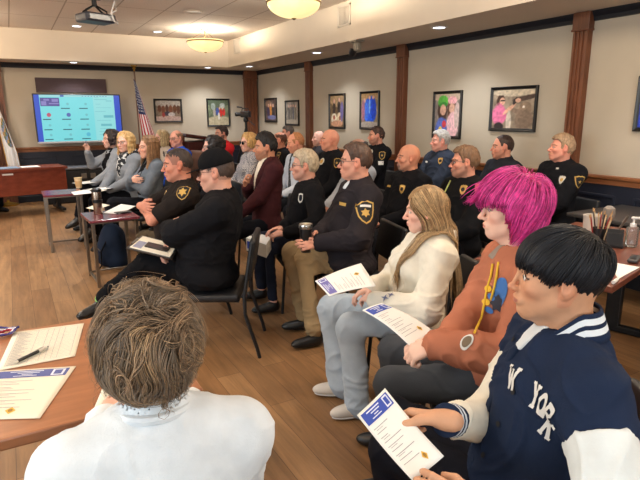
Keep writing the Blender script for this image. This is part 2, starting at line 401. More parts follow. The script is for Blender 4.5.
    def garment(s, name, S, m, h=None, wr=.006, ws=11., parent=None, fine=(), seed=0, label=None, sm=0):
        V, Q = S.mesh(h or s.h*1.15, fine)
        if sm: V = smooth_mesh(V, Q, sm)
        if wr:
            N = normals(V, Q); n = vnoise(V*ws+seed*7.1, seed)+.5*vnoise(V*ws*2.1, seed+3); rg = 1-np.abs(vnoise(V*np.array([ws*.8, ws*.8, ws*1.5])+3*vnoise3(V*4, 9), seed+5))*2
            V = V+N*(wr*(.4*n+.8*np.maximum(rg, 0)**2-.25))[:, None]
        o = mk(name, V, Q, m, parent or s.o, label=label); s.parts[name] = o; return o
    def top(s, name, m, t=.016, sleeve=1., puff=.004, cuff=0., collar=None, wr=.006, hem=.0, h=None, seed=0, label=None, sleeves=True, extra=None, hoodie=False):
        S = SDF(); s.torso_ops(S, t)
        if sleeves: s.arm_ops(S, t*.9, end=sleeve*.97, puff=puff, taper=.004)
        if collar: # stand collar
            S.cap(s.N+np.array([-.018, 0, -.01]), s.N+np.array([-.008, 0, .045])+s.u*.0, .076*s.size, .068*s.size, .012)
        if hoodie:
            for i in range(7):
                a = PI*.22+i*(2*PI-PI*.44)/6; a2 = a; r = .085
                p = s.N+np.array([math.cos(a)*r-.015, math.sin(a)*r*1.05, .0-.035*math.cos(a)+.005]); 
                if i: S.cap(q, p, .03, .03, .02)
                q = p
        if extra: extra(S)
        s.seat_cut(S)
        S.cap(s.N+np.array([-.02, 0, .0]), s.hp((-.02, 0, -.06)), .062*s.size if not s.fem else .054*s.size, .066*s.size, .006, '-')
        # neck opening follows the neck
        return s.garment(name, S, m, h, wr, seed=seed, label=label)
    def trousers(s, m, t=.014, flare=0., wr=.006, hem=.93, h=None, seed=3, name='trousers'):
        S = SDF(); k = s.size/.95; R = np.eye(3)
        S.ell(s.hip+np.array([.0, 0, -.01]), (.118*s.b*k+t*.2, .162*s.b*k+t*.2, .09+t*.2), R, .05)
        for g in (1, -1):
            hip, kn, an, tv = s.leg[g]; e = kn+(an-kn)*hem
            S.cap(hip, kn, .078*(.5+.5*s.b)+t, .055+t, .03); S.cap(kn, e, .052+t, .036+t+flare, .03)
        s.seat_cut(S)
        return s.garment(name, S, m, h, wr, ws=9, seed=seed)
    def shoes(s, m, sole=None, sock=None, label=None):
        for g in (1, -1):
            hip, kn, an, tv = s.leg[g]; d = unit(tv); up = np.array([0, 0, 1.]); R = np.stack([d, np.cross(up, d), up-d*d[2]], 1); Lf = np.linalg.norm(tv); dz = tv[2]
            base = an+np.array([0, 0, -.062]); S = SDF()
            S.ell(an+np.array([0, 0, -.035]), (.042, .036, .045), R, .02); S.ell(base+d*.1, (.09, .04, .035), R, .03); S.ell(base+d*.03, (.075, .036, .045), R, .03)
            zl = base[2]-.022
            if abs(dz) < .03: S.fn(lambda X, Y, Z, F: smax(F, (zl-Z)+0*F, .004))
            o = s.garment('shoe', S, m, .006 if s.hf < .006 else .008, 0, label=label)
            if sole:
                S = SDF(); S.ell(base+d*.055+np.array([0, 0, -.022]), (.125, .043, .012), R, .01); s.garment('sole', S, sole, .006, 0, parent=o)
            if sock:
                S = SDF(); S.cap(an, kn+(an-kn)*.72, .04, .043, .01); s.garment('sock', S, sock, .008, .002)
    def hair(s, c, t=.012, top=.0, front=(.075, .07), side=-.02, nape=-.07, name='hair', noise=.006, ns=40, wide=1., over=None, h=None, part=0., fringe=None, bald=None):
        S = SDF(); hs, R, P = s.hs, s.Rh, s.hp
        S.ell(P((-.016, 0, .031)), np.array((.0965+t*.8, .0745+t*wide*.55, .086+t+top*.3))*hs, R, .02*hs); S.ell(P((-.038, 0, .0)), np.array((.075+t*.7, .069+t*wide*.5, .073))*hs, R, .03*hs)
        if top: S.ell(P((.0, 0, .06)), np.array((.092, .07, .06+top))*hs, R, .03*hs)
        if over: over(S)
        xs = [-.14, -.055, -.04, -.032, .002, .01, .022, .034, .044, .056, .08, .13]; zs = [nape, nape+.005, -.05, .022, .03, side, side, .02, .05, front[0]-.012, front[1], front[1]+.01]
        if fringe: xs, zs = fringe
        H = s.H
        def cut(X, Y, Z, F):
            dx, dy, dz = X-H[0], Y-H[1], Z-H[2]; q = [(R[0, i]*dx+R[1, i]*dy+R[2, i]*dz)/hs for i in range(3)]
            zl = np.interp(q[0].ravel(), xs, zs).reshape(q[0].shape) if q[0].shape == F.shape else np.interp(np.broadcast_to(q[0], F.shape).ravel(), xs, zs).reshape(F.shape)
            F = smax(F, (zl-q[2])*.75*hs, .008)
            if bald is not None: # bare crown
                a, b2, zc = bald; F = smax(F, hs*(np.minimum(q[2]-zc, .04) if a == 'top' else np.minimum(q[0]-b2, q[2]-zc)), .006)
            return F
        S.fn(cut); V, Q = S.mesh(h or min(s.hf*1.0, .008))
        if len(Q) == 0: return None
        N = normals(V, Q); q = (V-s.H)@s.Rh; pol = np.stack([np.arctan2(q[:, 1], q[:, 0])*.09, q[:, 2]*.25, np.hypot(q[:, 0], q[:, 1])*.3], 1)
        n = vnoise(pol*ns*3, 4)+.6*vnoise(V*ns*1.3, 8); V = V+N*(n*noise)[:, None]
        cc = np.array(lin(c))[None]*(1+.22*vnoise(pol*ns*5, 2)[:, None]); o = mk(name, V, Q, HAIRM, s.o, cols=np.clip(cc, 0, 1)); s.parts[name] = o; return o
    def long_hair(s, c, length=.26, n=34, r=.014, curl=0., front=True, part=0., name='hair', fwd=.35, grey=.15, face=.55, spread=1., h=None, c2=None, bangs=False):
        """locks that fall from the parting over the skull to the shoulders"""
        S = SDF(); hs, P = s.hs, s.hp; rr = np.random.default_rng(len(s.key)*31+ord(s.key[0]))
        S.ell(P((-.02, 0, .034)), np.array((.100, .083, .091))*hs, s.Rh, .01)
        H, R = s.H, s.Rh
        def cut(X, Y, Z, F):
            dx, dy, dz = X-H[0], Y-H[1], Z-H[2]; q = [np.broadcast_to((R[0, i]*dx+R[1, i]*dy+R[2, i]*dz)/hs, F.shape) for i in range(3)]
            return smax(F, (np.interp(q[0].ravel(), [-.1, .02, .05, .07, .12], [-.06, -.02, .03, .065, .075]).reshape(F.shape)-q[2])*.8*hs, .008)
        S.fn(cut)
        for i in range(n):
            g = 1 if i % 2 else -1; a = (i//2+.5)/(n/2); ang = .42*PI*face/.55*(1-a)+ (PI)*a  # 0=front, pi=back
            ang = math.radians(62)*(1/face*.55)+(PI-math.radians(62)*(1/face*.55))*a
            d = np.array([math.cos(ang), g*math.sin(ang), 0]); pts = []; p0 = np.array([.045-.07*a, g*.006+part, .12])
            for k in range(9):
                tt = k/8
                if tt < .45:
                    e = tt/.45*PI/2; p = np.array([-.018+d[0]*.104*math.sin(e)*1.02+(p0[0]+.018)*(1-math.sin(e))*.6, d[1]*.088*spread*math.sin(e)+part*(1-math.sin(e)), .034+.092*math.cos(e)])
                else:
                    w = (tt-.45)/.55; p = np.array([-.018+d[0]*(.106-.02*w)+fwd*.06*w*(1-a), d[1]*(.09*spread+.006*w), .034-w*length*(.85+.3*rr.random())])
                p = p+curl*.02*np.array([math.sin(7*tt*3+i), math.cos(6*tt*3+i*2), 0])*(tt > .3)
                pts.append(P(p))
            S.chain(pts, [r*hs*x for x in (.5, .8, 1, 1.1, 1.15, 1.1, 1, .85, .45)], .008)
        V, Q = S.mesh(h or max(.0045, s.hf*.85)); N = normals(V, Q); q = (V-s.H); pol = np.stack([np.arctan2(q[:, 1], q[:, 0]+.02)*.1, q[:, 2]*.12, q[:, 0]*.1], 1)
        V = V+N*(.004*vnoise(pol*190, 5)+.002*vnoise(V*120, 3))[:, None]; w = np.clip(.5+.6*vnoise(pol*150, 6), 0, 1)[:, None]
        cc = np.array(lin(c))*(1-w)+np.array(lin(c2 or tuple(x*.7 for x in c)))*w; o = mk(name, V, Q, HAIRM, s.o, cols=cc); s.parts[name] = o; return o
    def strands(s, n, seg, step, region, comb, rad=.0011, layer=(1.05, 1.18), c=(40, 35, 30), c2=None, jit=.3, curl=.0, cf=30., stiff=.6, obst=(), name='hair_strand_layer', seed=1, lenv=.25, parent=None, hug=.5, zfree=-9., limit=None, lj=.01, colf=None, lift=.25, taper=.12, drape=None, rz=.087):
        """strands rooted on the skull that follow COMB along its surface, then hang free below ZFREE"""
        rr = np.random.default_rng(seed); hs = s.hs; C = np.array([-.016, 0, .031]); RA = np.array([.098, .0765, rz]); D = np.zeros((0, 3))
        while len(D) < n:
            d = rr.normal(size=(n, 3)); d /= np.linalg.norm(d, axis=1)[:, None]; q = C+d*RA; D = np.concatenate([D, d[region(q, d)]])
        D = D[:n]; p = C+D*RA; lay = rr.uniform(layer[0], layer[1], (n, 1)); ln = 1+lenv*rr.uniform(-1, 1, (n, 1)); lo = rr.normal(0, lj, n); v = None; live = np.ones((n, 1)); pts = [p.copy()]
        for k in range(seg):
            o = (p-C)/RA**2; o /= np.linalg.norm(o, axis=1)[:, None]; q = (p-C)/(RA*lay); r = np.linalg.norm(q, axis=1)[:, None]; nearm = (p[:, 2:3] > zfree)*1.
            g = comb(p, D)+curl*vnoise3(p*cf+seed*3.3, seed); out = (g*o).sum(1)[:, None]; g = g-o*np.maximum(out, 0)*nearm; g /= np.linalg.norm(g, axis=1)[:, None]+1e-9
            if v is None: v = g+o*lift
            v = v*stiff+g*(1-stiff); v /= np.linalg.norm(v, axis=1)[:, None]+1e-9; p = p+v*step*ln*live
            q = (p-C)/(RA*lay); r = np.linalg.norm(q, axis=1)[:, None]; t = min(1, (k+1)/3.); want = 1+(1/np.maximum(r, 1e-6)-1)*np.where(r < 1, t, hug*nearm); p = C+(p-C)*want
            for (a, b2, ro) in obst:
                ab = b2-a; tt = np.clip(((p-a)@ab)/(ab@ab), 0, 1)[:, None]; m = a+tt*ab; dv = p-m; dd = np.linalg.norm(dv, axis=1)[:, None]; R2 = ro*(1+.35*(lay-layer[0])); p = np.where(dd < R2, m+dv/np.maximum(dd, 1e-6)*R2, p)
            if limit is not None: live = live*(p[:, 2] > limit(p)+lo)[:, None]
            pts.append(p.copy())
        pts = np.array(pts); m = seg+1
        if drape is not None:
            bv = BVHTree.FromPolygons([q.co for q in drape.data.vertices], [list(q.vertices) for q in drape.data.polygons]); W = pts*hs@s.Rh.T+s.H; flat = W.reshape(-1, 3); lowm = np.where((pts[..., 2] < -.06).ravel())[0]; lr = np.tile(lay[:, 0], m)
            for i_ in lowm:
                a_, n_, _, d_ = bv.find_nearest(Vector(flat[i_]))
                if n_ is None: continue
                if (Vector(flat[i_])-a_).dot(n_) < .004: flat[i_] = np.array(a_+n_*(.004+.12*(lr[i_]-layer[0])))
            pts = ((flat.reshape(W.shape)-s.H)@s.Rh)/hs
            for _ in range(2): pts[2:-1] = .5*pts[2:-1]+.25*(pts[1:-2]+pts[3:])
        pts[1:] += np.cumsum(np.full((seg, 1, 1), 1e-6), 0); T = np.gradient(pts, axis=0); T /= np.linalg.norm(T, axis=2)[:, :, None]+1e-9
        ou = (pts-C)/RA**2; ou /= np.linalg.norm(ou, axis=2)[:, :, None]; sd = np.cross(T, ou); sd /= np.linalg.norm(sd, axis=2)[:, :, None]+1e-9; ou = np.cross(sd, T)
        w = (rad*np.interp(np.linspace(0, 1, m), [0, .15, .7, 1], [.5, 1, .85, taper]))[:, None, None]
        A = pts+sd*w*1.5; B = pts-sd*w*1.5; Cc = pts+ou*w; V = np.stack([A, B, Cc], 2)
        V = V.transpose(1, 0, 2, 3).reshape(-1, 3); base = (np.arange(n)*m*3)[:, None, None]+(np.arange(seg)*3)[None, :, None]; F = []
        for (i, j) in ((0, 2), (2, 1), (1, 0)): F.append(np.stack([base[..., 0]+i, base[..., 0]+j, base[..., 0]+3+j, base[..., 0]+3+i], -1).reshape(-1, 4))
        F = np.concatenate(F); f = 1+jit*rr.uniform(-1, 1, (n, 1)); col = np.array(lin(c))*f
        if c2 is not None: ww = np.clip(.5+.9*vnoise(D*4, 3)+rr.normal(0, .25, n), 0, 1)[:, None]; col = col*(1-ww)+np.array(lin(c2))*f*ww
        if colf: col = colf(D, col)
        cols = np.repeat(np.clip(col, 0, 1), m*3, 0)
        o = mk(name, V*hs@s.Rh.T+s.H, F, HAIRM, parent or s.o, cols=cols); s.parts[name] = o; return o
    def glasses(s, m=None, w=.027, hh=.018, lens=True, name='glasses', zo=0., xo=0., th=.0018):
        mb = MB(); P = s.hp
        for g in (1, -1):
            pts = []
            for i in range(16):
                a = 2*PI*i/16; ca, sa = math.cos(a), math.sin(a); pts.append(P((.099+xo-.012*(abs(ca)*.5 if g*ca > 0 else 0), g*.035+w*np.sign(ca)*abs(ca)**.7, -.004+zo+hh*np.sign(sa)*abs(sa)**.7)))
            mb.tube(pts, th*s.hs, 6, closed=True)
            mb.tube([P((.094+xo, g*(.035+w), .004+zo)), P((.06+xo, g*.077, .005+zo)), P((-.005+xo, g*.083, .004+zo)), P((-.02+xo, g*.08, -.015+zo))], th*.9*s.hs, 6)
        mb.tube([P((.099+xo, .009, .0+zo)), P((.104+xo, 0, .003+zo)), P((.099+xo, -.009, .0+zo))], th*s.hs, 6)
        o = mb.build(name, m or RIM, s.o, smooth=True)
        if lens:
            ml = MB()
            for g in (1, -1):
                ml.add([P((.098+xo-.010*(abs(math.cos(2*PI*i/16))*.5 if g*math.cos(2*PI*i/16) > 0 else 0), g*.035+w*.97*np.sign(math.cos(2*PI*i/16))*abs(math.cos(2*PI*i/16))**.7, -.004+zo+hh*.97*np.sign(math.sin(2*PI*i/16))*abs(math.sin(2*PI*i/16))**.7)) for i in range(16)], [list(range(16))])
            ml.build('lens', lens_mat() if lens is True else lens, o)
        return o
    def collar_loop(s, m, r=.012, ra=.07, zo=.015, name='collar', tilt=-.25, a0=0., flat=1.6):
        mb = MB(); pts = []; n = 28
        for i in range(n):
            a = 2*PI*i/n; pts.append(s.N+np.array([math.cos(a)*ra*1.02-.012, math.sin(a)*ra, zo+tilt*ra*math.cos(a)]))
        mb.tube(pts, r, 8, closed=True); return mb.build(name, m, s.o, smooth=True)
    def fold_collar(s, m, name='collar', open_=.035, hgt=.04, z0=.035, ra=.066, spread=.03):
        """turned-down shirt collar with two points"""
        mb = MB(); n = 22; top = []; bot = []
        for i in range(n+1):
            a = PI*.12+(2*PI-PI*.24)*i/n; c, sn = math.cos(a), math.sin(a); fr = max(0, c)
            top.append(s.N+np.array([c*ra-.01, sn*ra, z0-.045*fr])); bot.append(s.N+np.array([c*(ra+spread*.6)+.0*fr-.01, sn*(ra+spread*(.8-.3*fr)), z0-hgt-.07*fr**2-.01]))
        V = top+bot+[t+np.array([0, 0, -.004])+unit(t-s.N)*-.004 for t in top]; k = n+1
        F = [[i, i+1, k+i+1, k+i] for i in range(n)]+[[i+1, i, 2*k+i, 2*k+i+1] for i in range(n)]
        mb.add(V, F); o = mb.build(name, m, s.o, smooth=True); md = o.modifiers.new('thick', 'SOLIDIFY'); md.thickness = .004; return o
    def front_panel(s, name, m, region, t=.021, h=None, wr=.003, parent=None, label=None):
        S = SDF(); s.torso_ops(S, t); N, hip, u, f = s.N, s.hip, s.u, s.f
        def cut(X, Y, Z, F):
            z = ((X-hip[0])*u[0]+(Z-hip[2])*u[2]+0*Y)/s.L; x = (X-hip[0])*f[0]+(Z-hip[2])*f[2]+0*Y; y = Y+0*X+0*Z
            return smax(F, region(x, y, z)+0*F, .003)
        S.fn(cut); S.cap(s.N+np.array([-.02, 0, .0]), s.hp((-.02, 0, -.06)), .06*s.size, .066*s.size, .006, '-')
        return s.garment(name, S, m, h, wr, parent=parent, label=label)
    # -- patches that lie on a garment
    def stick(s, part, px, poly, m, name='badge', size=1., sx=1., rot=0., up=None, off=.0025, sub=.012, parent=None, local=None, label=None, flip=False):
        o = part if not isinstance(part, str) else s.parts[part]; me = o.data
        if not hasattr(s, 'bv'): s.bv = {}
        if o.name not in s.bv:
            s.bv[o.name] = BVHTree.FromPolygons([v.co for v in me.vertices], [list(p.vertices) for p in me.polygons])
        bv = s.bv[o.name]
        if local is None: ro = s.loc(CAM); rd = s.Rw.T@unit(ray(*px))
        else: ro, rd = np.array(local[0], float), unit(local[1])
        hit = bv.ray_cast(Vector(ro), Vector(rd))
        if hit[0] is None: print('MISS', s.key, name, px); return None
        # mean normal around the point
        P0 = np.array(hit[0]); nn = np.array(hit[1])
        for dx in (-.02, 0, .02):
            for dz in (-.02, 0, .02):
                h2 = bv.find_nearest(Vector(P0+np.array([dx, dx*.5, dz])))
                if h2[0] is not None: nn = nn+np.array(h2[1])
        nn = unit(nn)
        if up is None: upv = np.array([0, 0, 1.])
        else: # second pixel gives the up direction
            r2 = s.Rw.T@unit(ray(*up)); tt = ((P0-ro)@nn)/(r2@nn); upv = ro+r2*tt-P0
        upv = unit(upv-nn*(upv@nn)); rt = np.cross(upv, nn); c, sn = math.cos(rot), math.sin(rot); rt, upv = rt*c+upv*sn, upv*c-rt*sn
        bm = bmesh.new()
        for pl in poly:
            try: bm.faces.new([bm.verts.new((x*size*sx, y*size, 0)) for x, y in pl])
            except Exception: pass
        bmesh.ops.triangulate(bm, faces=list(bm.faces))
        for _ in range(4):
            ed = [e for e in bm.edges if e.calc_length() > sub]
            if not ed: break
            bmesh.ops.subdivide_edges(bm, edges=ed, cuts=1)
        bmesh.ops.triangulate(bm, faces=list(bm.faces)); bm.verts.index_update(); V = []
        for v in bm.verts:
            q = P0+rt*v.co.x+upv*v.co.y; h3 = bv.ray_cast(Vector(q+nn*.05), Vector(-nn), .12)
            V.append((np.array(h3[0])+nn*off) if h3[0] is not None else q+nn*off)
        F = [[v.index for v in f.verts] for f in bm.faces]; bm.free()
        if flip: F = [f[::-1] for f in F]
        ob = mk(name, V, F, m, parent if parent is not None else o, label=label); return ob
def disc(r=1., n=18, sx=1., sy=1., cx=0, cy=0): return [[(cx+r*sx*math.cos(2*PI*i/n), cy+r*sy*math.sin(2*PI*i/n)) for i in range(n)]]
def rect(w, h, cx=0, cy=0): return [[(cx-w/2, cy-h/2), (cx+w/2, cy-h/2), (cx+w/2, cy+h/2), (cx-w/2, cy+h/2)]]
def shield(w, h, k=1.): return [[(x*w*k, y*h*k) for x, y in ((0, -.55), (.25, -.42), (.42, -.2), (.48, .1), (.5, .42), (.3, .46), (.15, .52), (0, .47), (-.15, .52), (-.3, .46), (-.5, .42), (-.48, .1), (-.42, -.2), (-.25, -.42))]]
def starp(r, n=5, ri=.42, cx=0, cy=0): return [[(cx+(r if i % 2 == 0 else r*ri)*math.sin(PI*i/n), cy+(r if i % 2 == 0 else r*ri)*math.cos(PI*i/n)) for i in range(2*n)]]
def stroke(pts, w):
    out = []
    for a, b in zip(pts[:-1], pts[1:]):
        d = unit((b[0]-a[0], b[1]-a[1], 0)); nx, ny = -d[1]*w/2, d[0]*w/2; ex, ey = d[0]*w*.15, d[1]*w*.15
        out.append([(a[0]-ex+nx, a[1]-ey+ny), (a[0]-ex-nx, a[1]-ey-ny), (b[0]+ex-nx, b[1]+ey-ny), (b[0]+ex+nx, b[1]+ey+ny)])
    return out
def letter(ch, w=.2):
    """slab-serif capitals, about 1 high, centred"""
    S = []; sl = lambda x, y, l=.36: S.append([(x-l/2, y-.06), (x+l/2, y-.06), (x+l/2, y+.06), (x-l/2, y+.06)])
    arc = lambda cx, cy, rx, ry, a0, a1, n=10: [(cx+rx*math.cos(a0+(a1-a0)*i/n), cy+ry*math.sin(a0+(a1-a0)*i/n)) for i in range(n+1)]
    if ch == 'Y': S += stroke([(-.34, .45), (0, -.02)], w)+stroke([(.34, .45), (0, -.02)], w)+stroke([(0, 0), (0, -.45)], w); sl(-.34, .45); sl(.34, .45); sl(0, -.45)
    if ch == 'O': S += stroke(arc(0, 0, .31, .41, 0, 2*PI, 20), w)
    if ch == 'R': S += stroke([(-.25, -.45), (-.25, .45)], w)+stroke([(-.25, .42), (.08, .42)]+arc(.08, .21, .2, .21, PI/2, -PI/2)+[(-.25, 0)], w*.85)+stroke([(.05, 0), (.32, -.45)], w); sl(-.28, -.45); sl(-.3, .45, .24); sl(.34, -.45, .26)
    if ch == 'K': S += stroke([(-.27, -.45), (-.27, .45)], w)+stroke([(-.27, -.05), (.27, .45)], w*.9)+stroke([(-.08, .12), (.32, -.45)], w); sl(-.27, .45); sl(-.27, -.45); sl(.29, .45); sl(.34, -.45)
    if ch == 'W': S += stroke([(-.45, .45), (-.22, -.45), (0, .3), (.22, -.45), (.45, .45)], w*.9); sl(-.45, .45); sl(.45, .45); sl(0, .32, .24)
    if ch == 'E': S += stroke([(-.25, -.45), (-.25, .45)], w)+stroke([(-.25, .42), (.3, .42)], w*.8)+stroke([(-.25, 0), (.2, 0)], w*.8)+stroke([(-.25, -.42), (.3, -.42)], w*.8)
    if ch == 'N': S += stroke([(-.3, -.45), (-.3, .45)], w)+stroke([(-.3, .45), (.3, -.45)], w)+stroke([(.3, -.45), (.3, .45)], w)
    return S
# ------------------------------------------------------------------ room shell
XW, YW, ZS, ZC, XS, YS = 4.72, 11.1, 2.44, 2.917, 3.84, 10.38
XL, YF = -4.2, -3.2
M_WALL = mat('wall_paint', (186, 174, 156), .85, var=.03, scale=3, bump=.05, bscale=120, spec=.2)
M_SOFF = mat('soffit_paint', (222, 208, 190), .9, var=.02, scale=3, spec=.2)
M_NAVY = mat('navy_panel_paint', (30, 33, 46), .5, var=.08, scale=5, spec=.35)
M_CROWN = mat('crown_paint', (26, 28, 34), .45, spec=.4)
M_WOOD = mat('stained_oak', (112, 66, 42), .4, var=.28, scale=9, stretch=(9, 9, .8), bump=.1, bscale=30)
M_RAIL = mat('rail_wood', (134, 84, 52), .4, var=.25, scale=7, stretch=(4, .6, 9))
M_DARKWOOD = mat('mahogany', (74, 32, 30), .35, var=.22, scale=6, stretch=(3, 3, .5))
M_TABLE = mat('table_laminate', (158, 104, 70), .32, var=.16, scale=5, stretch=(.7, 7, 5))
M_CHERRY = mat('cherry_laminate', (128, 62, 44), .25, var=.18, scale=5, stretch=(.6, 8, 4))
M_BLACK = mat('black_metal', (22, 22, 24), .4, spec=.4); M_STEEL = mat('brushed_steel', (150, 142, 132), .32, metal=1., var=.08)
M_PLASTIC = mat('black_plastic', (20, 20, 22), .35); M_WHITE = mat('white_plastic', (232, 230, 226), .4)
def plank_floor():
    m = bpy.data.materials.new('vinyl_plank'); m.use_nodes = True; nt = m.node_tree; n = nt.nodes; l = nt.links; b = n['Principled BSDF']
    tc = n.new('ShaderNodeTexCoord'); mp = n.new('ShaderNodeMapping'); mp.inputs['Rotation'].default_value = (0, 0, PI/2); l.new(tc.outputs['Object'], mp.inputs[0])
    br = n.new('ShaderNodeTexBrick'); br.offset = .37; br.inputs['Scale'].default_value = 1; br.inputs['Brick Width'].default_value = 1.22; br.inputs['Row Height'].default_value = .152
    br.inputs['Mortar Size'].default_value = .0016; br.inputs['Mortar Smooth'].default_value = .3; br.inputs['Bias'].default_value = 0
    br.inputs['Color1'].default_value = (*lin((156, 118, 80)), 1); br.inputs['Color2'].default_value = (*lin((134, 97, 63)), 1); br.inputs['Mortar'].default_value = (*lin((84, 58, 38)), 1)
    l.new(mp.outputs[0], br.inputs[0])
    mp2 = n.new('ShaderNodeMapping'); mp2.inputs['Scale'].default_value = (11, .9, 1); l.new(tc.outputs['Object'], mp2.inputs[0])
    t = n.new('ShaderNodeTexNoise'); t.inputs['Scale'].default_value = 2.2; t.inputs['Detail'].default_value = 8; t.inputs['Roughness'].default_value = .65; t.inputs['Distortion'].default_value = .6; l.new(mp2.outputs[0], t.inputs[0])
    mr = n.new('ShaderNodeMapRange'); mr.inputs[1].default_value = .3; mr.inputs[2].default_value = .72; mr.inputs[3].default_value = .68; mr.inputs[4].default_value = 1.22; l.new(t.outputs['Fac'], mr.inputs[0])
    t3 = n.new('ShaderNodeTexNoise'); t3.inputs['Scale'].default_value = 2.6; t3.inputs['Detail'].default_value = 4; mp3 = n.new('ShaderNodeMapping'); mp3.inputs['Scale'].default_value = (2.4, .7, 1); l.new(tc.outputs['Object'], mp3.inputs[0]); l.new(mp3.outputs[0], t3.inputs[0])
    mr3 = n.new('ShaderNodeMapRange'); mr3.inputs[1].default_value = .35; mr3.inputs[2].default_value = .65; mr3.inputs[3].default_value = .86; mr3.inputs[4].default_value = 1.12; l.new(t3.outputs['Fac'], mr3.inputs[0])
    pr = n.new('ShaderNodeMath'); pr.operation = 'MULTIPLY'; l.new(mr.outputs[0], pr.inputs[0]); l.new(mr3.outputs[0], pr.inputs[1])
    mx = n.new('ShaderNodeMix'); mx.data_type = 'RGBA'; mx.blend_type = 'MULTIPLY'; mx.inputs[0].default_value = 1; l.new(br.outputs['Color'], mx.inputs[6]); l.new(pr.outputs[0], mx.inputs[7]); l.new(mx.outputs[2], b.inputs['Base Color'])
    b.inputs['Roughness'].default_value = .42; b.inputs['Specular IOR Level'].default_value = .4
    return m
def tile_ceiling():
    m = bpy.data.materials.new('ceiling_tile'); m.use_nodes = True; nt = m.node_tree; n = nt.nodes; l = nt.links; b = n['Principled BSDF']
    tc = n.new('ShaderNodeTexCoord'); br = n.new('ShaderNodeTexBrick'); br.offset = 0; br.inputs['Scale'].default_value = 1; br.inputs['Brick Width'].default_value = .61; br.inputs['Row Height'].default_value = 1.22
    br.inputs['Mortar Size'].default_value = .009; br.inputs['Mortar Smooth'].default_value = 0; br.inputs['Color1'].default_value = (*lin((246, 234, 222)), 1); br.inputs['Color2'].default_value = (*lin((242, 230, 217)), 1); br.inputs['Mortar'].default_value = (*lin((200, 184, 168)), 1)
    mp = n.new('ShaderNodeMapping'); mp.inputs['Location'].default_value = (-.178, -7.79+1.22*7, 0); l.new(tc.outputs['Object'], mp.inputs[0]); l.new(mp.outputs[0], br.inputs[0])
    t = n.new('ShaderNodeTexNoise'); t.inputs['Scale'].default_value = 60; t.inputs['Detail'].default_value = 4; l.new(tc.outputs['Object'], t.inputs[0])
    mr = n.new('ShaderNodeMapRange'); mr.inputs[1].default_value = .35; mr.inputs[2].default_value = .65; mr.inputs[3].default_value = .93; mr.inputs[4].default_value = 1.04; l.new(t.outputs['Fac'], mr.inputs[0])
    mx = n.new('ShaderNodeMix'); mx.data_type = 'RGBA'; mx.blend_type = 'MULTIPLY'; mx.inputs[0].default_value = 1; l.new(br.outputs['Color'], mx.inputs[6]); l.new(mr.outputs[0], mx.inputs[7]); l.new(mx.outputs[2], b.inputs['Base Color'])
    b.inputs['Roughness'].default_value = .95; b.inputs['Specular IOR Level'].default_value = .1; return m
def struct(name, mb, m, smooth=False): return props(mb.build(name, m, smooth=smooth), kind='structure')
def slab(name, lo, hi, m):
    c = [(a+b)/2 for a, b in zip(lo, hi)]; d = [b-a for a, b in zip(lo, hi)]; return struct(name, MB().box(c, d), m)
slab('floor', (XL-.1, YF-.1, -.1), (XW+.1, YW+.1, 0), plank_floor())
slab('wall_right', (XW, YF-.1, 0), (XW+.12, YW+.1, 2.9), M_WALL); slab('wall_back', (XL-.1, YW, 0), (XW, YW+.12, 2.9), M_WALL)
slab('wall_left', (XL-.12, YF-.1, 0), (XL, YW+.1, 2.9), M_WALL); slab('wall_front', (XL, YF-.12, 0), (XW, YF, 2.9), M_WALL)
XSL, YSF = XL+.88, YF+.75
slab('ceiling', (XL, YF, ZC), (XW, YW, ZC+.08), tile_ceiling())
mb = MB()
mb.box(((XS+XW)/2, (YF+YW)/2, (ZS+ZC)/2), (XW-XS, YW-YF, ZC-ZS)).box(((XL+XSL)/2, (YF+YW)/2, (ZS+ZC)/2), (XSL-XL, YW-YF, ZC-ZS))
mb.box(((XSL+XS)/2, (YS+YW)/2, (ZS+ZC)/2), (XS-XSL, YW-YS, ZC-ZS)).box(((XSL+XS)/2, (YF+YSF)/2, (ZS+ZC)/2), (XS-XSL, YSF-YF, ZC-ZS))
struct('ceiling_soffit', mb, M_SOFF)
# crown moulding, wainscot and chair rail
def molding(name, prof, m):
    mb = MB()
    # right wall
    n = len(prof); V = [(XW-p, YF, z) for p, z in prof]+[(XW-p, YW-p, z) for p, z in prof]; mb.add(V, [[i, (i+1) % n, n+(i+1) % n, n+i] for i in range(n)]+[list(range(n))])
    struct(name+'_right', mb, m); mb = MB(); V = [(XL, YW-p, z) for p, z in prof]+[(XW-p, YW-p, z) for p, z in prof]; mb.add(V, [[i, n+i, n+(i+1) % n, (i+1) % n] for i in range(n)]); struct(name+'_back', mb, m)
molding('trim_crown', [(0, 2.355), (.018, 2.36), (.026, 2.39), (.05, 2.425), (.055, 2.44), (0, 2.44)], M_CROWN)
molding('trim_rail', [(0, .90), (.016, .905), (.02, .945), (.034, .96), (.036, .98), (.03, .99), (0, .99)], M_RAIL)
molding('baseboard', [(0, 0), (.018, 0), (.018, .11), (.008, .125), (0, .125)], M_CROWN)
mb = MB(); mb.box((XW-.005, (YF+YW)/2, .5), (.01, YW-YF, .82))
for i in range(12):
    y0 = YF+.1+i*1.19; 
    for (y, z, dy, dz) in ((y0+.55, .8, 1.0, .03), (y0+.55, .22, 1.0, .03), (y0+.05, .51, .03, .6), (y0+1.05, .51, .03, .6)): mb.box((XW-.014, y, z), (.018, dy, dz), .006)
struct('trim_wainscot_right', mb, M_NAVY); mb = MB(); mb.box(((XL+XW)/2, YW-.005, .5), (XW-XL, .01, .82))
for i in range(7):
    x0 = XL+.1+i*1.25
    for (x, z, dx, dz) in ((x0+.55, .8, 1.0, .03), (x0+.55, .22, 1.0, .03), (x0+.05, .51, .03, .6), (x0+1.05, .51, .03, .6)): mb.box((x, YW-.014, z), (dx, .018, dz), .006)
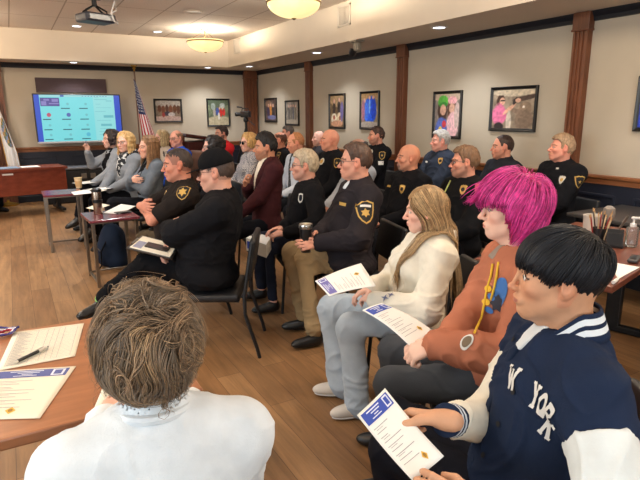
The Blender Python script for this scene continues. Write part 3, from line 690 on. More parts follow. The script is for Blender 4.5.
struct('trim_wainscot_back', mb, M_NAVY)
# fluted pilasters
def pilaster(name, pos, axis, w=.2, d=.09):
    mb = MB(); prof = [(-w/2, 0), (-w/2, d)]
    for c in (-.26*w, 0, .26*w): prof += [(c-.095*w, d), (c-.065*w, d-.014), (c+.065*w, d-.014), (c+.095*w, d)]
    prof += [(w/2, d), (w/2, 0)]; n = len(prof)
    T = (lambda a, b: (XW-b, pos+a)) if axis == 'R' else (lambda a, b: (pos+a, YW-b))
    V = [(*T(a, b), .16) for a, b in prof]+[(*T(a, b), 2.31) for a, b in prof]; mb.add(V, [[i, i+1, n+i+1, n+i] for i in range(n-1)])
    for z0, z1, e in ((2.29, 2.44, .010), (2.275, 2.295, .016), (0, .17, .010)):
        if axis == 'R': mb.box((XW-(d+e)/2, pos, (z0+z1)/2), (d+e, w+2*e, z1-z0), .005)
        else: mb.box((pos, YW-(d+e)/2, (z0+z1)/2), (w+2*e, d+e, z1-z0), .005)
    struct(name, mb, M_WOOD)
pilaster('trim_pilaster_1', 3.365, 'R', .15, .07); pilaster('trim_pilaster_2', 6.02, 'R', .16, .07); pilaster('trim_pilaster_3', 8.66, 'R', .17, .07); pilaster('trim_pilaster_4', 4.55, 'B', .26, .12); pilaster('trim_pilaster_5', -.13, 'B', .22)
pilaster('trim_pilaster_6', .66, 'R')
# ------------------------------------------------------------------ framed pictures
def art(u, v, bg, shapes, seed):
    P = np.stack([u*6, v*6, 0*u+seed], 1); c = np.array(bg, float)[None]*(1+.22*vnoise(P, seed)+.15*vnoise(P*3, seed+1))[:, None]
    for (cx, cy, rx, ry, ang, col) in shapes:
        ca, sa = math.cos(ang), math.sin(ang); x = ((u-cx)*ca+(v-cy)*sa)/rx; y = (-(u-cx)*sa+(v-cy)*ca)/ry
        m = np.clip((1.15-np.sqrt(x*x+y*y)-.12*vnoise(P*2.5, seed+5))*5, 0, 1)[:, None]; c = c*(1-m)+np.array(col, float)*(1+.12*vnoise(P*4, seed+2))[:, None]*m
    return np.clip(c, 0, 255)
def lin_arr(c): c = c/255.; return np.where(c <= .04045, c/12.92, ((c+.055)/1.055)**2.4)
M_PRINT = mat('photo_print', (128, 128, 128), .35, vcol=True, spec=.3); M_FRAME = mat('black_frame', (18, 17, 18), .35)
def picture(axis, c, z, w, h, bg, shapes, seed, label, mat_w=.0, group='framed photographs on the walls'):
    T = (lambda a, b, d: (XW-d, c-a, b)) if axis == 'R' else (lambda a, b, d: (c+a, YW-d, b))
    o = empty('framed_photograph', T(0, z, 0), 0, label, 'picture', group); O = Vector(o.location); fw = .034; mb = MB()
    Tl = lambda a, b, d: Vector(T(a, z+b, d))-O
    outer = [(-w/2, -h/2), (w/2, -h/2), (w/2, h/2), (-w/2, h/2)]; inn = [(x-math.copysign(fw, x), y-math.copysign(fw, y)) for x, y in outer]; V = []
    for pts, d in ((outer, .002), (outer, .028), ([(x-math.copysign(.008, x), y-math.copysign(.008, y)) for x, y in outer], .034), ([(x-math.copysign(.024, x), y-math.copysign(.024, y)) for x, y in outer], .028), (inn, .016)): V += [Tl(x, y, d) for x, y in pts]
    F = [[r*4+i, r*4+(i+1) % 4, r*4+4+(i+1) % 4, r*4+4+i] for r in range(4) for i in range(4)]; mb.add(V, F); mb.build('frame', M_FRAME, o)
    nx, ny = 70, max(20, int(70*h/w)); gx, gy = np.meshgrid(np.linspace(0, 1, nx), np.linspace(0, 1, ny)); u, v = gx.ravel(), gy.ravel()
    col = lin_arr(art(u, v, bg, shapes, seed)); iw, ih = w-2*fw+.004, h-2*fw+.004
    V = [Tl((a-.5)*iw, (b-.5)*ih, .015) for a, b in zip(u, v)]; F = np.array([[j*nx+i, j*nx+i+1, (j+1)*nx+i+1, (j+1)*nx+i] for j in range(ny-1) for i in range(nx-1)])
    mk('print', V, F, M_PRINT, o, cols=col); return o
sk = (214, 168, 146)
picture('B', 2.80, 1.625, .56, .46, (126, 108, 92), [(.5, .85, .6, .16, 0, (170, 160, 150)), (.15, .6, .07, .16, 0, (96, 58, 40)), (.3, .55, .07, .2, 0, (110, 66, 46)), (.45, .6, .06, .18, 0, (84, 54, 42)), (.6, .57, .07, .2, 0, (120, 74, 54)), (.76, .6, .07, .18, 0, (100, 62, 44)), (.9, .55, .06, .2, 0, (88, 56, 42)), (.45, .36, .12, .1, .3, (60, 56, 70)), (.62, .32, .13, .09, 0, (190, 180, 176)), (.5, .1, .7, .14, 0, (176, 150, 140)), (.3, .3, .06, .1, 0, (150, 60, 56))], 3, 'landscape photo of a row of people, black frame beside the flag')
picture('B', 3.84, 1.585, .50, .57, (108, 116, 92), [(.5, .9, .6, .14, 0, (92, 104, 84)), (.25, .75, .1, .14, 0, (150, 160, 150)), (.7, .78, .12, .1, 0, (170, 176, 170)), (.5, .15, .7, .2, 0, (176, 164, 136)), (.45, .55, .08, .14, 0, (70, 86, 150)), (.62, .5, .07, .16, 0, (196, 50, 46)), (.76, .52, .07, .14, 0, (190, 56, 52)), (.3, .5, .06, .14, 0, (170, 160, 150)), (.56, .68, .035, .05, 0, sk), (.72, .67, .035, .04, 0, sk), (.52, .36, .05, .14, 0, (210, 206, 196))], 5, 'photo of people in red outdoors, nearest the corner pilaster on the back wall')
picture('R', 10.36, 1.63, .58, .48, (92, 76, 70), [(.3, .8, .3, .15, 0, (150, 120, 100)), (.5, .5, .12, .3, 0, (196, 130, 60)), (.3, .4, .12, .3, 0, (70, 60, 90)), (.75, .45, .14, .3, 0, (60, 52, 56)), (.5, .75, .06, .08, 0, sk), (.3, .72, .06, .08, 0, sk), (.74, .72, .06, .08, 0, sk), (.6, .15, .4, .1, 0, (110, 110, 150))], 7, 'small dark photo with an orange figure, nearest the corner on the right wall')
picture('R', 9.385, 1.57, .57, .47, (140, 132, 124), [(.25, .45, .06, .36, 0, (84, 82, 84)), (.42, .45, .06, .38, 0, (110, 106, 100)), (.6, .45, .06, .38, 0, (90, 94, 108)), (.78, .42, .07, .36, 0, (120, 112, 96)), (.25, .8, .045, .06, 0, sk), (.42, .82, .045, .06, 0, sk), (.6, .82, .045, .06, 0, sk), (.78, .8, .045, .06, 0, sk), (.5, .1, .6, .1, 0, (170, 160, 146))], 9, 'grey photo of a standing line of people, left of the second pilaster')
picture('R', 7.745, 1.59, .50, .56, (120, 96, 70), [(.5, .85, .5, .2, 0, (170, 140, 104)), (.3, .6, .1, .25, 0, (60, 48, 44)), (.65, .65, .1, .25, 0, (52, 44, 46)), (.3, .82, .06, .07, 0, sk), (.66, .86, .06, .07, 0, sk), (.3, .25, .2, .18, 0, (226, 214, 190)), (.7, .25, .2, .2, 0, (216, 196, 160)), (.5, .1, .4, .1, 0, (200, 150, 120)), (.3, .3, .07, .07, 0, (150, 80, 60)), (.72, .28, .07, .07, 0, (140, 90, 70)), (.85, .5, .1, .3, 0, (110, 100, 150))], 11, 'photo of two dark figures above pale plates, right of the second pilaster')
picture('R', 6.81, 1.595, .50, .56, (150, 128, 96), [(.5, .95, .6, .16, 0, (176, 140, 96)), (.55, .5, .34, .4, 0, (44, 92, 226)), (.3, .5, .12, .3, 0, (70, 120, 236)), (.75, .55, .14, .3, 0, (36, 70, 200)), (.5, .62, .05, .2, 0, (120, 170, 246)), (.2, .8, .06, .07, 0, sk), (.5, .88, .06, .05, 0, sk), (.72, .88, .06, .05, 0, sk), (.5, .06, .6, .12, 0, (170, 160, 150)), (.12, .5, .1, .3, 0, (160, 110, 130))], 13, 'photo filled with bright blue gowns in a black frame')
picture('R', 5.14, 1.53, .50, .57, (128, 118, 112), [(.5, .93, .6, .12, 0, (190, 170, 150)), (.32, .62, .19, .28, 0, (70, 50, 44)), (.7, .62, .17, .28, 0, (96, 64, 50)), (.33, .82, .2, .13, 0, (90, 176, 70)), (.34, .74, .16, .06, .1, (60, 140, 60)), (.7, .84, .17, .09, 0, (232, 170, 176)), (.34, .62, .12, .12, 0, sk), (.7, .66, .11, .11, 0, sk), (.3, .2, .24, .22, 0, (90, 110, 190)), (.4, .28, .08, .08, 0, (210, 70, 80)), (.25, .12, .08, .1, 0, (230, 200, 90)), (.74, .26, .22, .3, 0, (236, 190, 196)), (.9, .5, .1, .3, 0, (200, 176, 170))], 15, 'photo of two children in green and pink caps')
picture('R', 4.13, 1.59, .62, .47, (150, 134, 116), [(.6, .93, .6, .1, 0, (206, 190, 166)), (.8, .78, .3, .06, .2, (80, 64, 58)), (.2, .72, .1, .14, 0, (58, 40, 34)), (.24, .7, .065, .1, 0, (226, 176, 150)), (.25, .72, .07, .015, 0, (40, 34, 34)), (.18, .35, .17, .28, 0, (226, 120, 160)), (.18, .05, .12, .1, 0, (50, 44, 46)), (.42, .5, .2, .045, .75, (224, 172, 146)), (.55, .7, .04, .1, -.4, (50, 40, 40)), (.62, .72, .06, .05, 0, (226, 176, 150)), (.8, .5, .15, .18, 0, (146, 124, 104)), (.78, .22, .2, .24, 0, (130, 110, 94)), (.6, .45, .12, .06, -.3, (136, 114, 98)), (.76, .55, .03, .03, 0, (230, 220, 210)), (.42, .15, .06, .3, 0, (210, 196, 180))], 17, 'photo of a woman in pink reaching up beside a grey figure')
picture('R', 2.5, 1.62, .60, .46, (60, 66, 120), [(.5, .8, .6, .2, 0, (110, 90, 80)), (.05, .5, .1, .5, 0, (50, 70, 170)), (.5, .4, .2, .3, 0, (180, 160, 150))], 19, 'framed photo cut off by the right picture edge')
# ------------------------------------------------------------------ screen wall
M_SCR = mat('screen_teal', (20, 40, 44), .3, emit=(128, 234, 240), estr=.66)
def em(name, c, s=.66): return mat('screen_'+name, (10, 10, 10), .3, emit=c, estr=s)
tvY = 10.86; tv = empty('wall_screen', (1.135, tvY, 1.06), 0, 'large wall screen showing a video call on pale blue', 'screen')
tv_w, tv_h = 1.46, .86; TV = lambda a, b, d=0.: (a-tv_w/2, -d, b)
MB().box((0, .03, tv_h/2), (tv_w, .06, tv_h), .01).build('bezel', M_PLASTIC, tv); MB().box((0, -.001, .012), (tv_w, .062, .035), .006).build('lower_bezel', mat('silver_bezel', (176, 172, 172), .35, metal=.6), tv)
MB().quad(TV(.02, .03, .002), TV(tv_w-.02, .03, .002), TV(tv_w-.02, tv_h-.02, .002), TV(.02, tv_h-.02, .002)).build('display', M_SCR, tv)
def tvrect(name, x0, y0, x1, y1, m, d=.003):
    return [TV(x0, y0, d), TV(x1, y0, d), TV(x1, y1, d), TV(x0, y1, d)]
def tvset(name, rects, m, d=.003):
    mb = MB()
    for r in rects: mb.quad(*tvrect(name, *r, m, d))
    return mb.build(name, m, tv)
tvset('side_band', [(.02, .03, .105, tv_h-.02)], em('blue', (40, 84, 214))); tvset('side_band', [(tv_w-.12, .03, tv_w-.02, tv_h-.02)], em('blue', (40, 84, 214)))
tvset('title_bar', [(.105, tv_h-.055, tv_w-.12, tv_h-.02)], em('bar', (170, 236, 240)))
tvset('chat_panel', [(.98, .03, tv_w-.12, tv_h-.055)], em('chat', (158, 240, 242)))
tvset('chat_lines', [(1.0, .76, 1.22, .768), (1.2, .735, 1.3, .747), (1.02, .68, 1.1, .686), (1.02, .62, 1.28, .624), (1.0, .55, 1.18, .556), (1.14, .44, 1.31, .485), (1.02, .39, 1.26, .396), (1.08, .29, 1.27, .33), (1.06, .24, 1.24, .246), (1.04, .19, 1.26, .196), (1.04, .13, 1.14, .136), (1.0, .795, 1.08, .8)], em('chatline', (110, 200, 212)), .004)
tx = [.20, .52, .82]; ty = [.64, .45, .27, .1]
tvset('name_tag', [(x-.085 if i else x-.07, y-.04, x+.06, y-.024) for j, y in enumerate(ty) for i, x in enumerate(tx) if not (i == 0 and j == 0)], em('tag', (34, 110, 140), .3), .004)
tvset('video_thumbnail', [(.115, .645, .42, .79)], em('thumb', (92, 82, 160)), .004); tvset('thumbnail_detail', [(.13, .66, .21, .73), (.25, .68, .41, .7), (.3, .72, .4, .77), (.17, .74, .26, .77)], em('thumbd', (150, 140, 210)), .005)
tvset('toolbar_marks', [(.44, tv_h-.052, .5, tv_h-.022)]+[(.8+.05*i, tv_h-.044, .82+.05*i, tv_h-.034) for i in range(9)], em('tool', (50, 90, 190)), .005)
for j, y in enumerate(ty):
    for i, x in enumerate(tx):
        if i == 0 and j == 0: continue
        r = .036 if (j == 1 and i < 2) or (j == 3 and i == 2) else .022; cc = {(1, 0): (206, 90, 120), (1, 1): (90, 110, 190), (3, 2): (90, 200, 230)}.get((j, i), (120, 206, 214)); mb = MB()
        mb.add([TV(x+.03+r*math.cos(2*PI*k/16), y+.045+r*math.sin(2*PI*k/16), .004) for k in range(16)], [list(range(16))]); mb.build('avatar', em('av%d%d' % (i, j), cc), tv)
M_PANEL = mat('brown_panel', (72, 54, 58), .7, var=.05); slab_o = MB().box((1.08, YW-.02, 2.075), (1.18, .04, .25), .004); slab_o = slab_o.build('screen_valance', M_PANEL); props(slab_o, 'brown rectangular panel on the wall above the screen', 'panel')
mb = MB(); mb.box((1.135, 10.99, 1.5), (.5, .22, .4), .01); o = mb.build('screen_bracket', M_PLASTIC); props(o, 'black bracket holding the screen off the wall', 'bracket')
# low black cabinet under the screen
cb = empty('equipment_cabinet', (1.15, 10.7, 0), 0, 'low black equipment cabinet under the wall screen', 'cabinet')
MB().box((0, .1, .3), (1.5, .44, .6), .01).build('body', M_PLASTIC, cb); MB().box((0, .1, .62), (1.54, .48, .03), .006).build('top', mat('grey_laminate', (110, 112, 118), .35), cb)
for x in (-.38, .38): d = MB().box((x, -.13, .3), (.7, .02, .54), .006).build('door', M_PLASTIC, cb); MB().box((x*.2, -.15, .48), (.09, .02, .09), .006).build('handle', M_STEEL, d)
# ------------------------------------------------------------------ flags
def flag(name, px, py, ztop, zt2, fly, label, kind):
    o = empty(name, (px, py, 0), 0, label, 'flag')
    MB().tube([(0, 0, .02), (0, 0, ztop)], .014, 10).build('pole', mat('flag_pole_wood', (96, 60, 38), .35), o, smooth=True)
    MB().lathe([(.0, .0), (.16, .0), (.165, .02), (.12, .035), (.03, .06), (.02, .1), (0, .1)]).build('base', mat('brass', (190, 150, 70), .3, metal=.9), o, smooth=True)
    mb = MB(); mb.lathe([(0, 0), (.02, .005), (.012, .03), (.03, .05), (.022, .08), (.006, .1), (.004, .14), (0, .145)], (0, 0, ztop-.01)); mb.box((.03, 0, ztop+.1), (.05, .012, .05), .005, Matrix.Rotation(.5, 3, 'Y')); mb.box((-.03, 0, ztop+.1), (.05, .012, .05), .005, Matrix.Rotation(-.5, 3, 'Y')); mb.build('finial', MATS['brass'], o, smooth=True)
    nu, nv = 90, 52; u, v = np.meshgrid(np.linspace(0, 1, nu), np.linspace(0, 1, nv)); u, v = u.ravel(), v.ravel()
    def P(u, v, off=0): # u along the fly, v down the hoist
        g = np.where(v < .54, v*1.45, .783+(v-.54)*.47); x = -.035+g*(.05+fly*.75*np.minimum(1, u*1.3))+.10*u; y = -.03-.03*np.sin(v*15+u*3)*(u+.2)-off; z = zt2-1.22*u-.10*v-.12*(1-v)*u; return np.stack([x, y, z], -1)
    V = P(u, v); F = []; MI = []
    for j in range(nv-1):
        for i in range(nu-1):
            F.append((j*nu+i, (j+1)*nu+i, (j+1)*nu+i+1, j*nu+i+1)); uu, vv = (i+.5)/(nu-1), (j+.5)/(nv-1)
            if kind == 'us': MI.append(2 if (uu < .47 and vv < 7/13) else int(vv*13) % 2)
            else: MI.append(3 if (uu > .955 or vv > .94 or vv < .04) else (0 if (abs(uu-.5)/.2)**2+(abs(vv-.5)/.3)**2 > 1 else (2 if (int(uu*22)+int(vv*9)) % 3 == 0 else (1 if (int(uu*22)+int(vv*9)) % 3 == 1 else 5))))
    ms = [mat('flag_red', (176, 34, 48), .8), mat('flag_white', (232, 228, 226), .85), mat('flag_blue', (34, 42, 84), .8)] if kind == 'us' else [mat('flag_white', (232, 228, 226), .85), mat('flag_tan', (176, 140, 90), .8), mat('flag_sky', (120, 140, 176), .8), mat('flag_gold', (206, 156, 60), .7), mat('flag_red', (176, 34, 48), .8), mat('flag_green', (96, 110, 84), .8)]
    mk('cloth', V, np.array(F), ms, o, midx=MI)
    if kind == 'us':
        mb = MB()
        for r in range(9):
            for c in range(6 if r % 2 == 0 else 5):
                uc, vc = (.035+.078*c+(0 if r % 2 == 0 else .035)), (.03+.0565*r); pts = []
                for k in range(10):
                    a = PI*k/5; rr = 1. if k % 2 == 0 else .45; pts.append((uc+.020*rr*math.sin(a), vc-.030*rr*math.cos(a)))
                for off in (.004, -.004): mb.add([P(a, b, off) for a, b in pts], [list(range(10))])
        mb.build('stars', MATS['flag_white'], o)
    return o
flag('national_flag', 2.13, 10.72, 2.34, 2.2, .26, 'stars and stripes flag hanging furled on its pole', 'us')
flag('state_flag', -.17, 10.9, 2.34, 1.95, .2, 'white flag with gold fringe at the left picture edge', 'state')
# ------------------------------------------------------------------ ceiling fittings
M_LED = mat('downlight_lens', (240, 240, 240), .4, emit=(232, 240, 255), estr=5.); M_TRIMW = mat('white_trim', (224, 218, 208), .5)
def light(kind, loc, energy, col=(1, 1, 1), size=.1, rot=(0, 0, 0), spot=None, name='lamp', blend=.6):
    d = bpy.data.lights.new(name, kind); d.energy = energy; d.color = col; o = bpy.data.objects.new(name, d); COL.objects.link(o); o.location = loc; o.rotation_euler = rot
    if kind == 'AREA': d.shape = 'DISK'; d.size = size
    else: d.shadow_soft_size = size
    if spot: d.spot_size = spot; d.spot_blend = blend
    return o
def downlight(x, y, z, label, e=28, built=True):
    if built:
        o = empty('downlight', (x, y, z), 0, label, 'ceiling light', 'recessed ceiling downlights')
        MB().lathe([(.062, -.002), (.068, -.008), (.09, -.006), (.094, 0)], n=28).build('trim_ring', M_TRIMW, o, smooth=True); MB().lathe([(0, -.003), (.063, -.004)], n=28).build('lens', M_LED, o, smooth=True)
    light('SPOT', (x, y, z-.02), e, (.93, .97, 1.), .06, spot=math.radians(125), name='downlight_lamp', blend=.8)
EN = 60
for (x, y, l) in ((3.5, 10.6, 'soffit downlight in front of the back wall pictures'), (1.1, 10.6, 'soffit downlight above the wall screen'), (4.12, 10.0, 'soffit downlight in the far corner'), (4.12, 7.36, 'soffit downlight above the blue photo'), (4.1, 4.66, 'soffit downlight at the top right, largest of them')):
    downlight(x, y, ZS, l, EN)
for (x, y) in ((4.1, 1.95), (4.1, -.8)): downlight(x, y, ZS, '', EN, False)
for (x, y, l) in ((1.11, 9.73, 'tile ceiling downlight left of the projector'), (2.37, 9.75, 'tile ceiling downlight left of the far bowl lamp')): downlight(x, y, ZC, l, EN)
for (x, y, k) in ((-1.2, 9.7, 2.2), (-1.2, 6.5, 2.2), (1.1, 6.6, 1.8), (-1.2, 3.2, .7), (1.1, 3.4, .45), (1.1, .2, .4), (-1.2, .2, .5), (2.4, 2., .45)): downlight(x, y, ZC, '', EN*k, False)
def bowl_lamp(x, y, z, r, label, e):
    o = empty('bowl_pendant', (x, y, z), 0, label, 'pendant lamp', 'glass bowl pendants')
    m = bpy.data.materials.get('alabaster_glass')
    if not m:
        m = bpy.data.materials.new('alabaster_glass'); m.use_nodes = True; nt = m.node_tree; b = nt.nodes['Principled BSDF']; b.inputs['Base Color'].default_value = (*lin((244, 226, 180)), 1); b.inputs['Roughness'].default_value = .35
        b.inputs['Emission Color'].default_value = (*lin((255, 228, 160)), 1)
        t = nt.nodes.new('ShaderNodeTexNoise'); t.inputs['Scale'].default_value = 5; tc = nt.nodes.new('ShaderNodeTexCoord'); nt.links.new(tc.outputs['Object'], t.inputs[0])
        mr = nt.nodes.new('ShaderNodeMapRange'); mr.inputs[1].default_value = .3; mr.inputs[2].default_value = .7; mr.inputs[3].default_value = .75; mr.inputs[4].default_value = 1.1; nt.links.new(t.outputs['Fac'], mr.inputs[0]); nt.links.new(mr.outputs[0], b.inputs['Emission Strength'])
    prof = [(r*math.sin(a), -.56*r*math.cos(a)) for a in np.linspace(0, PI/2*.98, 14)]+[(r*1.03, .005), (r*1.03, .022), (r*.97, .022)]+[(r*.95*math.sin(a), -.52*r*math.cos(a)) for a in np.linspace(PI/2*.98, 0, 14)]
    MB().lathe(prof, n=48).build('bowl', m, o, smooth=True)
    MB().lathe([(r*1.035, -.012), (r*1.045, -.005), (r*1.045, .003), (r*1.035, .006)], n=48).build('rim_band', mat('bronze', (150, 116, 70), .3, metal=.9), o, smooth=True)
    zb = ZC-z; mb = MB()
    for k in range(3): a = 2*PI*k/3+.4; mb.tube([(0, 0, zb-.03), (r*.99*math.cos(a), r*.99*math.sin(a), .02)], .003, 6)
    mb.tube([(0, 0, -.55*r), (0, 0, zb)], .008, 8); mb.build('stem', MATS['bronze'], o, smooth=True)
    MB().lathe([(0, zb-.03), (.05, zb-.025), (.07, zb-.005), (.07, zb)]).build('canopy', MATS['bronze'], o, smooth=True); MB().lathe([(0, -.62*r), (.012, -.61*r), (.02, -.585*r), (.03, -.565*r), (0, -.55*r)]).build('finial', MATS['bronze'], o, smooth=True)
    light('POINT', (x, y, z+.05), e, (1, .88, .7), .05, name='bowl_or_fill_bulb')
bowl_lamp(2.98, 9.1, 2.72, .29, 'far glass bowl pendant with a bright patch on the ceiling', 62)
bowl_lamp(2.86, 5.62, 2.735, .29, 'nearer glass bowl pendant cut by the top picture edge', 60)
for (x, y) in ((2.86, 2.1), (2.86, -1.), (-.95, 9.1), (-.95, 5.6), (-.95, 2.1)): light('POINT', (x, y, 2.7), 58, (1, .82, .6), .1, name='bowl_or_fill_bulb')  # unseen bulbs without bowls; left row added to brighten the ceiling
M_VENT = mat('vent_paint', (206, 196, 182), .5)
for (y, z, l) in ((9.88, 2.77, 'small square vent on the soffit face, far one'), (6.14, 2.755, 'square vent on the soffit face beside the nearer bowl pendant')):
    o = empty('air_vent', (XS, y, z), 0, l, 'vent', 'soffit vents'); h = .21
    mb = MB(); mb.box((-.006, 0, h/2+.01), (.012, .3, .02)).box((-.006, 0, -h/2-.01), (.012, .3, .02)).box((-.006, .14, 0), (.012, .02, h+.04)).box((-.006, -.14, 0), (.012, .02, h+.04)); mb.build('frame', M_VENT, o)
    MB().box((-.002, 0, 0), (.004, .27, h)).build('backing', mat('vent_dark', (120, 104, 86), .8), o); mb = MB()
    for k in range(9): mb.box((-.008, -.12+.03*k, 0), (.008, .012, h), 0, Matrix.Rotation(.5, 3, 'Z'))
    mb.build('slats', M_VENT, o)
o = empty('ceiling_speaker', (2.37, 7.66, ZC), 0, 'round white ceiling speaker grille between the bowl pendants', 'speaker'); MB().lathe([(0, -.012), (.1, -.012), (.108, -.014), (.125, -.008), (.13, 0)], n=32).build('grille', mat('speaker_grille', (206, 192, 176), .7, var=.1, scale=200), o, smooth=True)
# projector
pj = empty('ceiling_projector', (1.06, 7.35, ZC), .35, 'dark projector hanging from the tile ceiling on a short mount', 'projector')
MB().lathe([(.08, 0), (.08, -.02), (.03, -.03), (.03, -.1), (0, -.1)]).build('ceiling_plate', M_PLASTIC, pj, smooth=True); mb = MB()
for a in (.6, 2.2, 3.7, 5.3): mb.tube([(.02*math.cos(a), .02*math.sin(a), -.09), (.17*math.cos(a), .12*math.sin(a), -.16), (.17*math.cos(a), .12*math.sin(a), -.19)], .012, 6)
mb.build('mount_arm', M_BLACK, pj); MB().box((0, 0, -.235), (.38, .29, .1), .025).build('body', mat('projector_shell', (62, 64, 74), .4), pj)
MB().box((.0, -.15, -.235), (.3, .012, .06), .003).build('vent_panel', mat('projector_silver', (150, 152, 156), .35, metal=.5), pj); MB().lathe([(.03, 0), (.04, .015), (.038, .03), (0, .02)], (-.1, .155, -.235), R=Matrix.Rotation(-PI/2, 3, 'X')).build('lens', M_PLASTIC, pj, smooth=True)
MB().tube([(.12, -.1, -.19), (.18, -.17, -.14), (.15, -.2, -.05), (.1, -.19, -.18), (.14, -.18, -.27), (.2, -.15, -.29), (.22, -.1, -.24)], .009, 8).build('cable', M_WHITE, pj, smooth=True)
# small dome camera under the soffit
o = empty('ceiling_camera', (3.9, 5.95, ZS), 0, 'small grey camera under the soffit above the first photos', 'camera')
MB().box((0, 0, -.012), (.13, .16, .024), .006).build('mounting_plate', mat('bracket_grey', (120, 112, 100), .5), o); MB().box((.0, -.02, -.075), (.08, .09, .11), .02).build('housing', MATS['bracket_grey'], o); MB().lathe([(.0, -.06), (.03, -.055), (.045, -.03), (.045, .02), (.0, .03)], (-.02, .05, -.125), R=Matrix.Rotation(.5, 3, 'X')).build('lens_ball', M_PLASTIC, o, smooth=True)
# ------------------------------------------------------------------ the audience
GOLD = mat('badge_gold', (206, 168, 96), .35, metal=.55); SILV = mat('badge_silver', (214, 210, 200), .35, metal=.4); PW = mat('patch_white', (226, 224, 218), .8); PBLK = mat('patch_black', (20, 20, 22), .8); PGOLD = mat('patch_gold', (200, 160, 80), .7)
BLK = cloth((17, 17, 21)); BLK2 = cloth((14, 14, 17)); NAVYC = cloth((32, 36, 48)); DKTR = cloth((19, 20, 26)); LEATHER = mat('black_leather', (18, 17, 18), .35, bump=.1, bscale=90)
WHITEC = cloth((222, 228, 232)); CREAM = cloth((232, 224, 206)); ORANGE = cloth((178, 112, 86)); JEANL = cloth((166, 176, 186)); DENIM = cloth((98, 105, 114)); GREYC = cloth((126, 129, 134)); MAROON = cloth((64, 30, 34)); RED = cloth((196, 36, 42)); BLUE = cloth((38, 84, 196)); KHAKI = cloth((150, 126, 92)); OLIVE = cloth((74, 62, 46)); DKBROWN = cloth((34, 28, 26)); LTGREY = cloth((168, 172, 180)); VNAVY = cloth((30, 42, 66)); CHAR = cloth((66, 70, 76)); TEE = cloth((150, 138, 128))
N_, M_, F_ = .0065, .0085, .0105
def officer_marks(p, part, badge=None, patch=None, tape=None, col=PGOLD):
    if badge: 
        b = p.stick(part, badge, shield(.06, .075), SILV if col is PW else GOLD, 'badge')
        if b: p.stick(part, badge, disc(.017), PGOLD if col is PW else PBLK, 'badge_seal', off=.0045, parent=b)
    if patch:
        b = p.stick(part, patch, shield(.085, .105), PGOLD, 'shoulder_patch')
        if b: p.stick(part, patch, shield(.07, .09), PBLK, 'patch_field', off=.0045, parent=b); p.stick(part, patch, starp(.018), PGOLD, 'patch_star', off=.006, parent=b)
    if tape: p.stick(part, tape, rect(.075, .018), PGOLD, 'name_tape')
# --- boy in the varsity jacket
p = Person('boy', 'boy with black bowl haircut in navy and white varsity jacket holding an agenda', 557, 273, d=1.33, th=-56, hth=-49, pitch=1, lean=-9, size=.97, skin=(208, 156, 122), h=.0052, hf=.0028, lips=(176, 104, 92), brow=(40, 30, 28), iris=(38, 26, 22), nose=.55, shw=1.08, neck=.185)
p.set_leg(1, p.pz(366, 436, .5)); p.set_leg(-1, p.pz(384, 412, .5))
w = p.pd(446, 420, 1.33); p.set_arm(-1, w, (-.3, -.5, -.8), p.pd(412, 414, 1.40)-w, (.1, .6, -.75), .9, .2)
w = p.pd(486, 520, 1.12); p.set_arm(1, w, (-.55, .8, -.5), p.pd(444, 498, 1.14)-w, (.05, -.75, -.6), .5, .2)
p.body(); p.trousers(cloth((22, 24, 34)), h=.008)
p.top('jacket', VNAVY, t=.024, sleeves=False, wr=.011, h=.0062, collar=False, extra=lambda S: p.arm_ops(S, .024, end=0, puff=.0) if False else [S.cap(p.arm[g][0], p.arm[g][0]+(p.arm[g][1]-p.arm[g][0])*.2, .082, .077, .03) for g in (1, -1)], seed=4)
for g in (1, -1):
    A, E, W = p.arm[g]; S = SDF(); S.cap(A+(E-A)*.15, E, .079, .066, .03); dd_ = unit(E-A); aa_ = A+(E-A)*.3; S.ops.append(('fn', lambda X, Y, Z, F, dd_=dd_, aa_=aa_: smax(F, -((X-aa_[0])*dd_[0]+(Y-aa_[1])*dd_[1]+(Z-aa_[2])*dd_[2])+0*F, .006))); S.cap(E, E+(W-E)*.72, .064, .048, .03); p.garment('sleeve', S, CREAM if g == -1 else cloth((222, 226, 224)), .006, .009, ws=10, parent=p.parts['jacket'], seed=6+g, label='white sleeve')
    mb = MB(); d = W-E
    for k, (t0, t1, mi) in enumerate(((.80, .86, 0), (.86, .90, 1), (.90, .93, 0), (.93, .965, 1), (.965, 1.01, 0))): mb.tube([E+d*t0, E+d*(t0+.004), E+d*(t1-.004), E+d*t1], [.039, .0415, .0415, .039], 18, mi)
    mb.build('cuff', [VNAVY, WHITEC], p.parts['jacket'], smooth=True, label='striped knit cuff')
def ring_collar(p, mats, bands, ra0, ra1, z0, z1, open_a=.5, name='collar', label=None, fwd=.05, tilt=.06, thick=.006):
    n = 36; V = []; F = []; MI = []; k = len(bands)*2+1; ts = [0]
    for b in bands: ts += [ts[-1]+b[0]*.5, ts[-1]+b[0]]
    ts = np.array(ts)/ts[-1]
    for i in range(n+1):
        a = open_a+(2*PI-2*open_a)*i/n; c, s_ = math.cos(a), math.sin(a)
        for t in ts:
            r = ra0+(ra1-ra0)*t; V.append(p.N+np.array([c*r+(-.008+fwd*max(0, c)), s_*r*1.02, z0+(z1-z0)*t-tilt*max(0, c)-.02*max(0, c)**2]))
    for i in range(n):
        for j in range(len(ts)-1): F.append([i*len(ts)+j, i*len(ts)+j+1, (i+1)*len(ts)+j+1, (i+1)*len(ts)+j]); MI.append(bands[j//2][1])
    mb = MB(); 
    for f, m_ in zip(F, MI): pass
    mb.V = [tuple(v) for v in V]; mb.F = F; mb.MI = MI; o = mb.build(name, mats, p.parts['jacket'] if 'jacket' in p.parts else p.o, smooth=True, label=label); md = o.modifiers.new('thick', 'SOLIDIFY'); md.thickness = thick; md.offset = 0; return o
